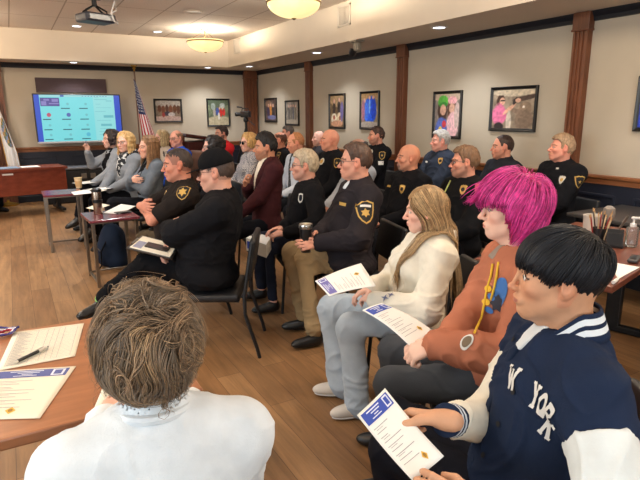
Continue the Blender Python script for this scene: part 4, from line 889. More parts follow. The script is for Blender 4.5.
ring_collar(p, [VNAVY, WHITEC], [(1.3, 0), (1., 1), (.7, 0), (1., 1), (.8, 0)], .092, .067, .03, .098, .45, label='striped knit collar', fwd=.03, tilt=.08)
p.front_panel('shirt', WHITEC, lambda x, y, z: np.maximum(np.abs(y)-.016-.1*np.clip(z-.92, 0, .3), np.maximum(.91-z, .02-x)), t=.0285, h=.006)
p.front_panel('placket', VNAVY, lambda x, y, z: np.maximum(np.abs(y+.012)-.019, np.maximum(-.1-z, np.maximum(z-.93, .0-x))), t=.0275, h=.006, wr=.004, parent=p.parts['jacket'])
for (px_, up_) in (((514, 340), 0), ((513, 370), 0), ((514, 392), 0), ((499, 424), 0), ((484, 455), 0)): p.stick('jacket', px_, disc(.0075), PBLK, 'snap_button', off=.004)
for ch, px_, up_ in (('W', (513, 378), (518, 360)), ('Y', (537, 396), (545, 374)), ('O', (543, 404), (553, 384)), ('R', (548, 414), (559, 395)), ('K', (550, 427), (562, 410))): p.stick('jacket', px_, letter(ch, .24), PW, 'letter', size=.06, sx=.55, up=up_, off=.004, sub=.008)
p.shoes(mat('white_trainer', (220, 218, 214), .6))
# bowl haircut
def flow(W, grav=.6, bias=(0, 0, 0), k=1.):
    W = unit(W); C = np.array([-.016, 0, .031]); RA = np.array([.098, .0765, .087])
    def f(q, D):
        d = (q-C)/RA; d = d/(np.linalg.norm(d, axis=1)[:, None]+1e-9); t = d-W; t = t-d*((t*d).sum(1)[:, None]); t /= np.linalg.norm(t, axis=1)[:, None]+.05
        low = np.clip(.75-d[:, 2:3], 0, 1.2); return t*k+np.array([0, 0, -1.])*grav*low+np.array(bias)
    return f
p.hair((16, 17, 21), .006, .0, front=(.06, .05), side=-.005, nape=-.075, noise=.002, wide=1.2)
bowl = lambda q, d: q[:, 2] > np.interp(q[:, 0], [-.12, -.045, -.03, .012, .03, .06, .1], [-.06, -.05, .02, .03, .04, .06, .07])
blim = lambda q: np.interp(q[:, 0], [-.13, -.06, -.045, -.03, .012, .03, .05, .08, .13], [-.08, -.078, -.045, .014, .014, .0, .026, .037, .037])
p.strands(7500, 15, .0135, bowl, flow((-.6, .1, .8), .5), .00115, (1.10, 1.2), (17, 18, 23), (30, 33, 40), .4, .18, 22, .6, name='hair_strand_layer', seed=3, parent=p.parts['hair'], lenv=.3, hug=.75, limit=blim, lj=.008, rz=.079)
# --- pink hair
p = Person('pink', 'teenager with bright pink shaggy hair in an orange hoodie', 511, 207, d=2.0, th=-58, hth=-49, pitch=2, lean=-7, size=.97, skin=(236, 192, 170), h=.006, hf=.0034, brow=(120, 80, 70), lips=(205, 120, 112), nose=1.0, neck=.19)
p.set_leg(1, p.pz(392, 384, .5)); p.set_leg(-1, p.pz(394, 350, .5))
w = p.pd(437, 357, 1.86); p.set_arm(-1, w, (-.3, -.5, -.8), p.pd(414, 355, 1.88)-w, (0, .5, -.9), .9, .2)
w = p.pd(436, 345, 1.80); p.set_arm(1, w, (-.55, .8, -.6), p.pd(414, 353, 1.84)-w, (0, -.5, -.8), 1., .3)
p.body(); p.trousers(CHAR, h=.008); p.top('hoodie', ORANGE, t=.024, puff=.014, wr=.011, h=.0068, hoodie=True, seed=2)
p.front_panel('shirt', TEE, lambda x, y, z: np.maximum(np.abs(y)-.03, np.maximum(.95-z, .0-x)), t=.024, h=.007)
hd = p.parts['hoodie']
p.stick(hd, (501, 293), disc(.05, 22, .9, 1.1), mat('print_blue', (60, 110, 176), .8), 'printed_graphic', off=.003, up=(500, 270))
p.stick(hd, (498, 303), starp(.034, 7, .7), mat('print_dark', (50, 50, 62), .8), 'graphic_figure', off=.005); YEL = mat('print_yellow', (236, 190, 50), .7)
for i, (px_, up_) in enumerate((((489, 289), (491, 281)), ((492, 297), (495, 289)), ((487, 302), (489, 294)), ((490, 310), (492, 302)))): p.stick(hd, px_, disc(.02, 14, 1, .6), YEL if i % 2 == 0 else MATS['print_blue'], 'graphic_lettering', off=.0055, up=up_)
p.stick(hd, (467, 342), disc(.026, 20, .7, 1.15), PW, 'sleeve_patch', off=.004, up=(474, 330)); p.stick(hd, (467, 342), disc(.019, 20, .7, 1.15), mat('patch_tan', (120, 104, 84), .8), 'patch_ring', off=.006, up=(474, 330))
bvh = BVHTree.FromPolygons([v.co for v in hd.data.vertices], [list(q.vertices) for q in hd.data.polygons])
for pts in ([(494, 264), (492, 276), (488, 290), (485, 304), (480, 318), (474, 334)], [(499, 263), (498, 275), (495, 288), (492, 300)]):
    L = []
    for q in pts:
        h_ = bvh.ray_cast(Vector(p.loc(CAM)), Vector(p.Rw.T@unit(ray(*q))))
        if h_[0] is not None: L.append(np.array(h_[0])+np.array(h_[1])*.006)
    if len(L) > 1: MB().tube(L, .0042, 8).build('drawstring', YEL, hd, smooth=True)
p.shoes(LEATHER)
p.hair((190, 34, 116), .014, .0, front=(.055, .04), side=-.05, nape=-.09, noise=.006)
pf = flow((-.35, .15, .9), .75, (.18, 0, 0))
def comb_pink(q, D):
    v = pf(q, D); fr = np.clip((D[:, 0]-.45)*3, 0, 1)[:, None]*np.clip((q[:, 2]-.03)*30, 0, 1)[:, None]; return v+np.array([.9, -.1, .35])*fr
p.strands(8500, 15, .0165, lambda q, d: q[:, 2] > np.interp(q[:, 0], [-.12, -.04, .02, .05, .1], [-.03, .0, .03, .055, .07]), comb_pink, .0011, (1.12, 1.5), (236, 82, 162), (190, 40, 122), .42, .75, 18, .6, name='hair_strand_layer', seed=5, parent=p.parts['hair'], lenv=.38, hug=.5, zfree=-.03, limit=lambda q: np.interp(q[:, 0], [-.03, .0, .016, .034, .05, .07], [-.3, -.10, -.03, .02, .036, .042]), lj=.014)
p.strands(420, 12, .011, lambda q, d: (q[:, 0] > .03)*(q[:, 2] > .065), lambda q, D: np.array([.95, -.05, .02])+.25*vnoise3(D*5, 4)-np.array([0, 0, .9])*np.clip((q[:, 0:1]-.1)*8, 0, 1), .0013, (1.16, 1.36), (226, 60, 150), (186, 30, 112), .3, .5, 20, .7, name='fringe', seed=15, parent=p.parts['hair'], lenv=.4, hug=.0, zfree=.05, limit=lambda q: .035+0*q[:, 0])
# --- person in the white shirt, seen from behind
p = Person('white', 'person in white sweatshirt with wavy grey-brown hair, seen from behind at the foreground table', 149, 352, d=1.13, th=6, hth=8, pitch=4, lean=10, size=1.0, skin=(220, 172, 150), h=.006, hf=.004, shw=.98, b=1.05, neck=.14)
p.set_arm(1, (.33, .10, .80), (-.2, .25, -1), (1, -.4, 0), (0, 0, -1), .3); p.set_arm(-1, (.33, -.10, .80), (-.2, -.25, -1), (1, .4, 0), (0, 0, -1), .3)
p.body(); p.top('sweatshirt', WHITEC, t=.02, puff=.012, wr=.004, h=.0065, seed=5, collar=True); p.collar_loop(WHITEC, .010, .069, .04, 'neckband', tilt=-.12); p.trousers(cloth((60, 70, 90)), h=.011); p.shoes(LEATHER)
p.hair((84, 68, 54), .016, .0, front=(.06, .05), side=-.04, nape=-.1, noise=.006)
wf = flow((-.55, .05, .83), .45)
def comb_wavy(q, D):
    v = wf(q, D); d = D-np.array([-.55, .05, .83]); sw = np.stack([-d[:, 1], d[:, 0], 0*d[:, 0]], 1); return v+.35*sw
def greyish(D, col):
    s_ = np.clip(.5+1.3*vnoise(D*3.2, 12), 0, 1)[:, None]; return col*(1-s_*.45)+np.array(lin((150, 142, 132)))*s_*.45*(np.random.default_rng(3).uniform(.3, 1.2, (len(D), 1)))
p.strands(15000, 14, .0074, lambda q, d: q[:, 2] > np.interp(q[:, 0], [-.12, -.03, .03, .06, .1], [-.085, -.06, .02, .05, .06]), comb_wavy, .0007, (1.08, 1.48), (122, 100, 78), (172, 140, 102), .45, 1.7, 27, .55, name='hair_strand_layer', seed=8, parent=p.parts['hair'], lenv=.4, colf=greyish, hug=.2, limit=lambda q: -.118+0*q[:, 0], lift=1.4, lj=.012)
p.strands(1500, 13, .0085, lambda q, d: q[:, 2] > -.03, comb_wavy, .0006, (1.25, 1.52), (118, 98, 78), (160, 132, 102), .45, 3.0, 22, .5, name='flyaway_locks', seed=18, parent=p.parts['hair'], lenv=.5, hug=.08, limit=lambda q: -.1+0*q[:, 0], lift=2.5)
# --- blonde in the cream sweatshirt
p = Person('blonde', 'young woman with long blonde hair in a cream sweatshirt and pale jeans', 425, 209, d=2.68, th=-72, hth=-54, pitch=6, lean=-10, fem=True, size=.93, skin=(236, 186, 164), h=.0065, hf=.0044, lips=(206, 116, 112), brow=(150, 110, 76))
p.set_leg(1, p.pz(352, 328, .47), ankle=p.pz(364, 397, .1)); p.set_leg(-1, p.pz(332, 308, .48), ankle=p.pz(346, 378, .1))
w = p.pz(377, 302, .66); p.set_arm(1, w, (-.4, .9, -.5), p.pz(358, 294, .66)-w, (0, -.4, -.9), .6, .2)
w = p.pz(372, 288, .68); p.set_arm(-1, w, (-.4, -.8, -.5), p.pz(357, 294, .66)-w, (0, .3, -.9), .6, .2)
p.body(); p.trousers(JEANL, t=.022, flare=.05, hem=1.03, h=.008, wr=.009); p.top('sweatshirt', CREAM, t=.026, puff=.016, wr=.01, h=.0075, hoodie=True, seed=8); p.shoes(mat('pale_trainer', (206, 196, 184), .7), mat('trainer_sole', (222, 216, 206), .6))
for px_ in ((385, 298), (391, 295)): p.stick('sweatshirt', px_, starp(.021, 4, .3), mat('print_slate', (104, 110, 140), .8), 'cuff_star', off=.004)
p.hair((150, 118, 80), .012, .0, front=(.07, .058), side=-.05, nape=-.1, noise=.003)
def comb_straight(q, D):
    n = len(q); t = np.clip((q[:, 2]-.05)/.05, 0, 1)[:, None]; out = np.stack([-.35+0*q[:, 0], np.sign(D[:, 1]), -.45*np.ones(n)], 1)
    z = q[:, 2]; lf = q[:, 1] > 0; fx = np.where(z > -.03, -.62, np.where(lf, np.clip((-.05-z)*9, 0, .75)*(D[:, 0] > -.85)*(z > -.3), -.1)); f = np.stack([fx, .06*np.sign(q[:, 1]), -np.ones(n)], 1); return f*(1-t)+out*t
hl = lambda v: p.Rh.T@(np.asarray(v)-p.H)/p.hs
ob = [(hl(p.N+np.array([0, 0, -.05])), hl(p.sh[1]), .1), (hl(p.N+np.array([0, 0, -.05])), hl(p.sh[-1]), .1), (hl(p.N-p.u*.1), hl(p.N-p.u*.35), .15), (hl(p.arm[1][0]), hl(p.arm[1][1]), .085)]
p.strands(5200, 26, .0195, lambda q, d: (q[:, 2] > np.interp(q[:, 0], [-.12, -.03, .01, .04, .07, .1], [-.06, -.03, .02, .06, .075, .08])), comb_straight, .0016, (1.10, 1.24), (208, 176, 132), (146, 114, 78), .35, .1, 12, .7, obst=ob, name='hair_strand_layer', seed=9, parent=p.parts['hair'], lenv=.22, hug=.6, zfree=-.02, drape=p.parts['sweatshirt'])
# --- officer with the khaki trousers
p = Person('khaki', 'large officer in black zip fleece and khaki trousers holding a dark tumbler', 355, 161, d=3.68, th=-76, hth=-58, lean=-8, b=1.28, size=1.0, skin=(220, 158, 134), h=N_, hf=.0042, brow=(90, 64, 50), shw=1.1)
p.set_leg(1, p.pz(308, 258, .545), ankle=p.pz(317, 332, .1)); p.set_leg(-1, p.pz(294, 253, .53), ankle=p.pz(307, 317, .1))
w = p.pz(319, 243, .72); p.set_arm(1, w, (-.5, .9, -.5), p.pz(299, 245, .72)-w, (0, -.9, -.3), .75, .2)
w = p.pz(318, 235, .75); p.set_arm(-1, w, (-.4, -.9, -.5), p.pz(300, 243, .73)-w, (0, .9, -.2), .75, .2)
p.body(); p.trousers(KHAKI, t=.034, h=.008, wr=.010, flare=.008); p.top('fleece', cloth((38, 34, 38)), t=.024, puff=.012, wr=.008, collar=True, h=.0075, seed=11); p.shoes(LEATHER)
b_ = p.stick('fleece', (365.5, 212), shield(.115, .15), PGOLD, 'shoulder_patch'); p.stick('fleece', (365.5, 212), shield(.098, .13), PBLK, 'patch_field', off=.0045, parent=b_); p.stick('fleece', (365.5, 206), rect(.07, .016), PW, 'patch_lettering', off=.0065, parent=b_, up=(366, 196)); p.stick('fleece', (365.5, 213), starp(.032, 6, .6), PGOLD, 'patch_emblem', off=.006, parent=b_)
p.stick('fleece', (342.5, 204), rect(.08, .022), PGOLD, 'name_tape'); p.stick('fleece', (331, 195), rect(.06, .022), PGOLD, 'name_tape')
p.front_panel('undershirt', WHITEC, lambda x, y, z: np.maximum(np.abs(y)-.028, np.maximum(.93-z, .0-x)), t=.0265, h=.007)
p.hair((74, 54, 44), .006, .004, front=(.092, .088), side=-.01, noise=.003); p.glasses(RIM, .025, .0155)
# --- grey-haired man
p = Person('gray', 'grey-haired man with glasses in a black pullover, booklets beside his knee', 304, 165, d=4.3, th=-76, hth=-63, lean=-5, b=1.08, skin=(222, 164, 142), h=N_, hf=.0042, brow=(150, 140, 128))
p.set_leg(1, p.pz(272, 247, .5), ankle=p.pz(274, 300, .1)); p.set_leg(-1, p.pz(258, 240, .5), ankle=p.pz(262, 288, .1))
w = p.pz(288, 233, .66); p.set_arm(1, w, (-.4, .9, -.4), p.pz(268, 235, .64)-w, (0, -.3, -.9), .4); w = p.pz(284, 227, .68); p.set_arm(-1, w, (-.4, -.9, -.4), p.pz(266, 231, .66)-w, (0, .3, -.9), .4)
p.body(); p.trousers(cloth((36, 40, 54)), h=.009); p.top('pullover', BLK, t=.022, puff=.008, wr=.007, collar=True, h=.008, seed=12); p.shoes(LEATHER)
p.stick('pullover', (301, 198), shield(.06, .075), PW, 'chest_logo'); p.stick('pullover', (301, 198), shield(.04, .05), NAVYC, 'logo_center', off=.0045); p.stick('pullover', (292, 191), rect(.04, .03), PW, 'chest_patch')
mb = MB(); A, E, W = p.arm[1]; d_ = unit(W-E); mb.tube([W-d_*.012, W+d_*.006], .036, 14); mb.build('wristwatch', SILV, p.o, smooth=True)
p.hair((178, 162, 138), .017, .01, front=(.078, .07), side=-.02, noise=.004); p.glasses(RIM, .025, .0145)
# --- maroon blazer
p = Person('maroon', 'dark-haired man in a maroon blazer over an open white shirt', 265, 147, d=4.95, th=-82, hth=-74, lean=-3, skin=(206, 146, 116), h=M_, hf=.0046, brow=(40, 30, 28), beard=(92, 66, 54), beardk='stubble', neck=.145)
p.set_arm(-1, (.2, .02, .9), (-.3, -.9, -.5), (.2, .5, .8), (-.5, .5, 0), .8); p.set_arm(1, (.3, .08, .64))
p.body(); p.trousers(DKTR, h=.01); p.top('blazer', MAROON, t=.022, puff=.006, wr=.005, h=.0085, seed=13); p.shoes(LEATHER)
p.front_panel('shirt', cloth((232, 222, 206)), lambda x, y, z: np.maximum(np.abs(y)-.075*np.clip((z-.45)/.5, 0, 1), np.maximum(.42-z, .0-x)), t=.026, h=.008); p.fold_collar(MATS['cloth_232_222_206'], spread=.026)
for g in (1, -1): p.front_panel('lapel', MAROON, lambda x, y, z, g=g: np.maximum(np.abs(g*y-.075*np.clip((z-.45)/.5, 0, 1)-.025)-.026*np.clip((z-.4)/.3, 0, 1)-.004, np.maximum(.45-z, .0-x)), t=.030, h=.008)
p.hair((24, 21, 22), .007, .034, front=(.085, .075), side=.0, nape=-.045, noise=.005)
# --- navy cap, arms folded, seen from behind
p = Person('navy', 'man in a black cap and black jacket, clipboard on his crossed leg', 215, 171, d=3.45, th=-62, hth=-60, pitch=6, lean=-13, size=1.04, b=1.32, skin=(214, 160, 138), h=N_, hf=.0042, scalp=(120, 96, 84), shw=1.2)
p.set_leg(-1, p.pz(146, 262, .55), ankle=p.pz(101, 299, .28), toe=p.pz(60, 315, .25)-p.pz(101, 299, .28)); p.set_leg(1, p.pz(172, 268, .5), ankle=p.pz(150, 320, .1))
p.set_arm(1, (.27, -.10, .80), (.6, .8, -.5), (-.3, -1, .0), (-1, .1, 0), .4); p.set_arm(-1, (.24, -.06, .74), (.0, -.9, -.7), (.4, .4, -.6), (-1, -.1, 0), .5)
p.body(); p.trousers(BLK2, t=.02, h=.008, wr=.008); p.top('jacket', BLK, t=.028, puff=.014, wr=.008, collar=True, h=.0075, seed=14); p.shoes(LEATHER, mat('dark_sole', (30, 28, 28), .7), mat('lime_sock', (150, 204, 116), .85))
p.hair((70, 56, 50), .006, .0, front=(.08, .07), side=-.02, nape=-.06, noise=.002)
S = SDF(); S.ell(p.hp((-.014, 0, .044)), np.array((.112, .091, .098))*p.hs, p.Rh, .01); Hh, RR, hs_ = p.H, p.Rh, p.hs
S.fn(lambda X, Y, Z, F: smax(F, ((.028)*hs_-((X-Hh[0])*RR[0, 2]+(Y-Hh[1])*RR[1, 2]+(Z-Hh[2])*RR[2, 2])-.16*((X-Hh[0])*RR[0, 0]+(Y-Hh[1])*RR[1, 0]+(Z-Hh[2])*RR[2, 0]))+0*F, .004))
cap_ = p.garment('cap', S, BLK2, .006, .0015); S = SDF(); S.ell(p.hp((.116, 0, .017)), np.array((.068, .072, .0045))*p.hs, p.Rh@roty(.22), .01); p.garment('brim', S, BLK2, .004, 0, parent=cap_); p.stick(cap_, (222, 171.5), rect(.022, .02), PW, 'cap_logo', off=.004)
S = SDF(); S.ell(p.hp((-.015, 0, .143)), np.array((.009, .009, .006))*p.hs, p.Rh, .003); p.garment('cap_button', S, BLK2, .003, 0, parent=cap_); p.glasses(RIM, .026, .018, mat('dark_lens', (14, 14, 16), .1))
# --- sheriff officer, arms crossed
p = Person('olive', 'officer in dark brown short-sleeved shirt with gold star patch, arms crossed', 177, 164, d=4.1, th=-82, hth=-78, pitch=4, lean=-8, size=1.02, b=1.2, skin=(210, 142, 118), h=N_, hf=.0042, scalp=(74, 56, 50), shw=1.08, brow=(70, 50, 42))
p.set_arm(1, (.23, -.05, .84), (.7, .6, -.5), (-.3, -1, .15), (-1, .1, 0), .3); p.set_arm(-1, (.255, .05, .885), (.7, -.6, -.5), (-.35, 1, .0), (-1, -.1, 0), .3)
p.set_leg(1, p.pz(136, 243, .5)); p.set_leg(-1, p.pz(130, 236, .5))
p.body(); p.trousers(OLIVE, t=.02, h=.009); p.top('uniform_shirt', DKBROWN, t=.022, sleeves=False, wr=.006, collar=True, h=.008, seed=15, extra=lambda S: [S.cap(p.arm[g][0], p.arm[g][0]+(p.arm[g][1]-p.arm[g][0])*.72, .078, .074, .03) for g in (1, -1)]); p.shoes(LEATHER)
b_ = p.stick('uniform_shirt', (182.5, 192), shield(.102, .112), PGOLD, 'shoulder_patch', label='gold star shoulder patch'); p.stick('uniform_shirt', (182.5, 192), shield(.09, .1), PBLK, 'patch_field', off=.0045, parent=b_); p.stick('uniform_shirt', (182.5, 192), starp(.038, 6, .55), PGOLD, 'patch_star', off=.006, parent=b_)
p.stick('uniform_shirt', (166, 192), starp(.035), GOLD, 'badge')
p.hair((58, 48, 44), .002, .0, front=(.088, .084), side=.0, nape=-.05, noise=.001); g_ = p.glasses(RIM, .028, .019, mat('dark_lens', (14, 14, 16), .1), name='raised_sunglasses', zo=.088, xo=-.012)
# --- women in the front row
p = Person('denim', 'woman with long light brown hair in a grey denim jacket, arms crossed', 148, 147, d=6.15, th=-100, hth=-100, lean=-6, fem=True, size=1.0, skin=(226, 172, 150), h=M_, hf=.0048, brow=(110, 80, 60))
p.set_leg(1, (.43, .0, .585), (.53, -.07, .2), (.13, -.03, -.06))
p.set_arm(1, (.2, -.05, .80), (.1, .9, -.8), (-.3, -1, .15), (-1, 0, 0), .3); p.set_arm(-1, (.225, .05, .84), (.1, -.9, -.8), (-.35, 1, .0), (-1, 0, 0), .3)
p.body(); p.trousers(DKTR, h=.01); p.top('jacket', DENIM, t=.02, puff=.01, wr=.006, h=.009, seed=16); p.shoes(LEATHER); p.front_panel('top', BLK, lambda x, y, z: np.maximum(np.abs(y)-.06, np.maximum(.2-z, -x)), t=.023); p.fold_collar(DENIM); p.long_hair((160, 120, 84), .36, 52, .012, .1, fwd=.9, c2=(98, 70, 48))
p = Person('scarf', 'blonde woman with glasses and a black and white scarf', 125, 142, d=6.75, th=-115, hth=-128, lean=-4, fem=True, size=1.0, skin=(232, 180, 160), h=M_, hf=.0048, brow=(150, 116, 84))
p.set_leg(1, (.43, .0, .585), (.53, -.07, .2), (.13, -.03, -.06))
p.set_arm(1, (.33, .04, .64), (-.4, .9, -.4)); p.set_arm(-1, (.35, -.06, .64), (-.4, -.9, -.4)); p.body(); p.trousers(DKTR, h=.01); p.top('cardigan', GREYC, t=.022, puff=.01, wr=.006, h=.009, seed=17); p.shoes(LEATHER)
SCF = mat('scarf_print', (40, 40, 44), .9)
if not SCF.node_tree.nodes.get('vor'):
    nt = SCF.node_tree; v_ = nt.nodes.new('ShaderNodeTexNoise'); v_.name = 'vor'; v_.inputs['Scale'].default_value = 28; tc = nt.nodes.new('ShaderNodeTexCoord'); nt.links.new(tc.outputs['Object'], v_.inputs[0]); cr = nt.nodes.new('ShaderNodeValToRGB'); cr.color_ramp.interpolation = 'CONSTANT'; cr.color_ramp.elements[0].color = (.015, .015, .018, 1); cr.color_ramp.elements[1].position = .54; cr.color_ramp.elements[1].color = (.62, .6, .58, 1); nt.links.new(v_.outputs[0], cr.inputs[0]); nt.links.new(cr.outputs[0], nt.nodes['Principled BSDF'].inputs['Base Color'])
def scarf(p, m):
    S = SDF()
    for ring in range(2):
        for i in range(12):
            a = 2*PI*i/11; q = p.N+np.array([math.cos(a)*.085-.005, math.sin(a)*.09, .02-.03*ring-.03*math.cos(a)])
            if i: S.cap(q0, q, .033, .033, .01)
            q0 = q
    S.ell(p.N+p.f*.1-p.u*.11, (.05, .085, .1), None, .03); S.ell(p.N+p.f*.115-p.u*.2, (.045, .07, .1), None, .03); return p.garment('scarf', S, m, .008, .008, ws=20)
scarf(p, SCF); p.long_hair((214, 178, 122), .24, 36, .016, .3, fwd=.3, c2=(176, 134, 82)); p.glasses(mat('grey_rim', (90, 86, 88), .3), .026, .017)
p = Person('raised', 'woman with dark curly hair and grey cardigan, raising her spectacles in one hand', 110.5, 139, d=7.4, th=-105, hth=-100, lean=-3, fem=True, size=.97, skin=(228, 178, 158), h=M_, hf=.0048, brow=(60, 44, 40))
p.set_leg(1, (.43, .0, .585), (.53, -.07, .2), (.13, -.03, -.06))
p.set_arm(-1, (.27, -.17, 1.06), (-.2, -.7, -.9), (.1, .1, 1), (.6, .6, 0), .9); p.set_arm(1, (.33, .04, .64), (-.4, .9, -.4)); p.body(); p.trousers(DKTR, h=.01); p.top('cardigan', cloth((146, 150, 156)), t=.02, puff=.012, wr=.007, h=.009, seed=18); p.front_panel('top', BLK, lambda x, y, z: np.maximum(np.abs(y)-.075, np.maximum(.1-z, -x)), t=.023); p.shoes(LEATHER)
p.long_hair((62, 48, 46), .1, 44, .02, 1.1, spread=1.15, c2=(34, 27, 28)); HELD = p
p = Person('bw', 'blonde woman with glasses at the back beside the man in blue', 161, 138, d=8.4, th=-100, hth=-98, fem=True, skin=(230, 180, 162), h=F_, hf=.0055); p.body(); p.trousers(DKTR); p.top('blouse', cloth((196, 184, 172)), t=.018, seed=19); p.front_panel('inner_top', BLK, lambda x, y, z: np.maximum(np.abs(y)-.05, np.maximum(.3-z, -x)), t=.021); p.shoes(LEATHER); p.long_hair((206, 186, 146), .17, 36, .015, .3, c2=(150, 128, 92)); p.glasses()
p = Person('blue', 'balding man with glasses in a bright blue shirt', 176, 138.5, d=7.5, th=-108, hth=-118, b=1.15, skin=(224, 160, 138), h=F_, hf=.005, brow=(120, 90, 76)); p.body(); p.trousers(DKTR); p.top('shirt', BLUE, t=.02, seed=20); p.fold_collar(BLUE); p.shoes(LEATHER); p.hair((140, 106, 84), .006, 0, front=(.1, .1), side=-.01, bald=('top', 0, .075), noise=.002); p.glasses()
p = Person('darkcurl', 'woman with short dark curly hair and glasses in a black top', 212, 147, d=6.0, th=-88, hth=-84, fem=True, skin=(228, 176, 158), h=F_, hf=.005, brow=(50, 40, 38)); p.body(); p.trousers(DKTR); p.top('top', BLK, t=.02, seed=21); p.collar_loop(cloth((196, 96, 96)), .014, .07, .0, 'neckband'); p.shoes(LEATHER); p.long_hair((34, 28, 30), .08, 44, .02, 1.2, spread=1.15, c2=(20, 17, 20)); p.glasses(mat('silver_rim', (170, 170, 176), .25, metal=.8), .028, .02)
p = Person('red', 'bearded man in a red polo shirt by the lectern', 221, 133.5, d=8.3, th=-95, hth=-98, b=1.15, skin=(216, 158, 136), h=F_, hf=.0055, beard=(60, 46, 42), brow=(50, 38, 34), shw=1.1); p.body(); p.trousers(DKTR); p.top('polo_shirt', RED, t=.022, seed=22); p.fold_collar(RED); p.shoes(LEATHER); p.hair((48, 38, 36), .01, .008, front=(.085, .075), side=-.02)
p = Person('plaid', 'woman with a blonde bob and dark glasses in a pale checked shirt', 248, 142.5, d=6.9, th=-90, hth=-94, fem=True, skin=(228, 176, 156), h=F_, hf=.005)
CHK = mat('checked_cloth', (160, 156, 158), .9); nt = CHK.node_tree; w1_ = nt.nodes.new('ShaderNodeTexChecker'); w1_.inputs['Scale'].default_value = 55; tc = nt.nodes.new('ShaderNodeTexCoord'); nt.links.new(tc.outputs['Object'], w1_.inputs[0]); w1_.inputs[1].default_value = (*lin((186, 180, 178)), 1); w1_.inputs[2].default_value = (*lin((112, 112, 122)), 1); nt.links.new(w1_.outputs[0], nt.nodes['Principled BSDF'].inputs['Base Color'])
p.body(); p.trousers(DENIM); p.top('checked_shirt', CHK, t=.022, puff=.008, seed=23); p.fold_collar(CHK); p.shoes(LEATHER); p.long_hair((216, 176, 116), .09, 40, .018, .3, spread=1.12, c2=(176, 132, 80)); p.glasses(RIM, .027, .019, mat('dark_lens', (14, 14, 16), .1))
# --- third row
p = Person('patch', 'officer in black with round gold shoulder patch behind the maroon blazer', 279, 140, d=7.75, th=-84, hth=-62, skin=(216, 150, 126), h=F_, hf=.005, shw=1.1); p.body(); p.trousers(DKTR); p.top('uniform_jacket', BLK, t=.024, collar=True, seed=24); p.shoes(LEATHER); p.hair((96, 62, 50), .007, .0, front=(.1, .095), side=-.01, bald=('top', 0, .085)); officer_marks(p, 'uniform_jacket', patch=(278.5, 155.5)); p.stick('uniform_jacket', (275, 161), rect(.05, .03), PW, 'sleeve_stripes')
p = Person('suit', 'man in a dark suit by the wall under the two small photos', 287.5, 132.5, d=9.3, th=-80, hth=-72, skin=(212, 150, 126), h=F_, hf=.009); p.body(); p.trousers(DKTR); p.top('suit_jacket', BLK, t=.02, seed=25); p.front_panel('shirt', cloth((222, 200, 140)), lambda x, y, z: np.maximum(np.abs(y)-.07*np.clip((z-.4)/.5, 0, 1), np.maximum(.4-z, -x)), t=.023); p.shoes(LEATHER); p.hair((90, 80, 74), .01, .005)
p = Person('tie', 'balding ginger-haired man in pale shirt and dark dotted tie', 295, 142.5, d=6.4, th=-92, hth=-72, pitch=12, lean=4, skin=(224, 156, 126), h=M_, hf=.0048, beard=(176, 112, 80), beardk='stubble', brow=(170, 110, 76)); p.body(); p.trousers(DKTR); p.top('shirt', cloth((196, 200, 208)), t=.02, puff=.008, seed=26); p.fold_collar(MATS['cloth_196_200_208'])
TIE = mat('dotted_tie', (22, 22, 26), .6); nt = TIE.node_tree; v_ = nt.nodes.new('ShaderNodeTexVoronoi'); v_.inputs['Scale'].default_value = 60; tc = nt.nodes.new('ShaderNodeTexCoord'); nt.links.new(tc.outputs['Object'], v_.inputs[0]); cr = nt.nodes.new('ShaderNodeValToRGB'); cr.color_ramp.interpolation = 'CONSTANT'; cr.color_ramp.elements[0].color = (.5, .5, .5, 1); cr.color_ramp.elements[1].position = .22; cr.color_ramp.elements[1].color = (.012, .012, .016, 1); nt.links.new(v_.outputs[0], cr.inputs[0]); nt.links.new(cr.outputs[0], nt.nodes['Principled BSDF'].inputs['Base Color'])
p.front_panel('tie', TIE, lambda x, y, z: np.maximum(np.abs(y)-.018-.03*np.clip(.9-z, 0, .6), np.maximum(.05-z, -x)), t=.027); p.shoes(LEATHER); p.hair((176, 118, 76), .009, .0, front=(.1, .095), side=-.02, bald=('fr', .0, .05), noise=.002)
p = Person('bald2', 'bald officer in a black uniform shirt with round silver badge', 329.5, 139.5, d=5.9, th=-90, hth=-69, skin=(226, 156, 128), h=M_, hf=.0046, b=1.1, shw=1.1); p.set_arm(1, (.26, .16, .68)); p.body(); p.trousers(DKTR); p.top('uniform_shirt', BLK, t=.022, sleeve=.55, collar=True, seed=27); p.shoes(LEATHER); b_ = p.stick('uniform_shirt', (322, 161.5), disc(.042), SILV, 'badge'); p.stick('uniform_shirt', (322, 161.5), disc(.026), PGOLD, 'badge_seal', off=.0045); officer_marks(p, 'uniform_shirt', patch=(337, 163))
p = Person('pale', 'pale bald man by the second pilaster, mostly hidden by the bald officer', 318.5, 138, d=8.6, th=-84, hth=-70, skin=(234, 184, 168), h=F_, hf=.009); p.body(); p.trousers(DKTR); p.top('shirt', cloth((60, 60, 66)), t=.02, seed=28); p.shoes(LEATHER)
p = Person('crown', 'man in light grey shirt, only his thinning dark crown showing', 357, 150, d=5.4, th=-84, hth=-62, skin=(214, 156, 130), h=F_, hf=.005, scalp=(120, 100, 90)); p.body(); p.trousers(DKTR); p.top('shirt', LTGREY, t=.024, puff=.01, seed=29); p.shoes(LEATHER); p.hair((54, 48, 48), .01, .0, bald=('top', 0, .088), side=-.02)
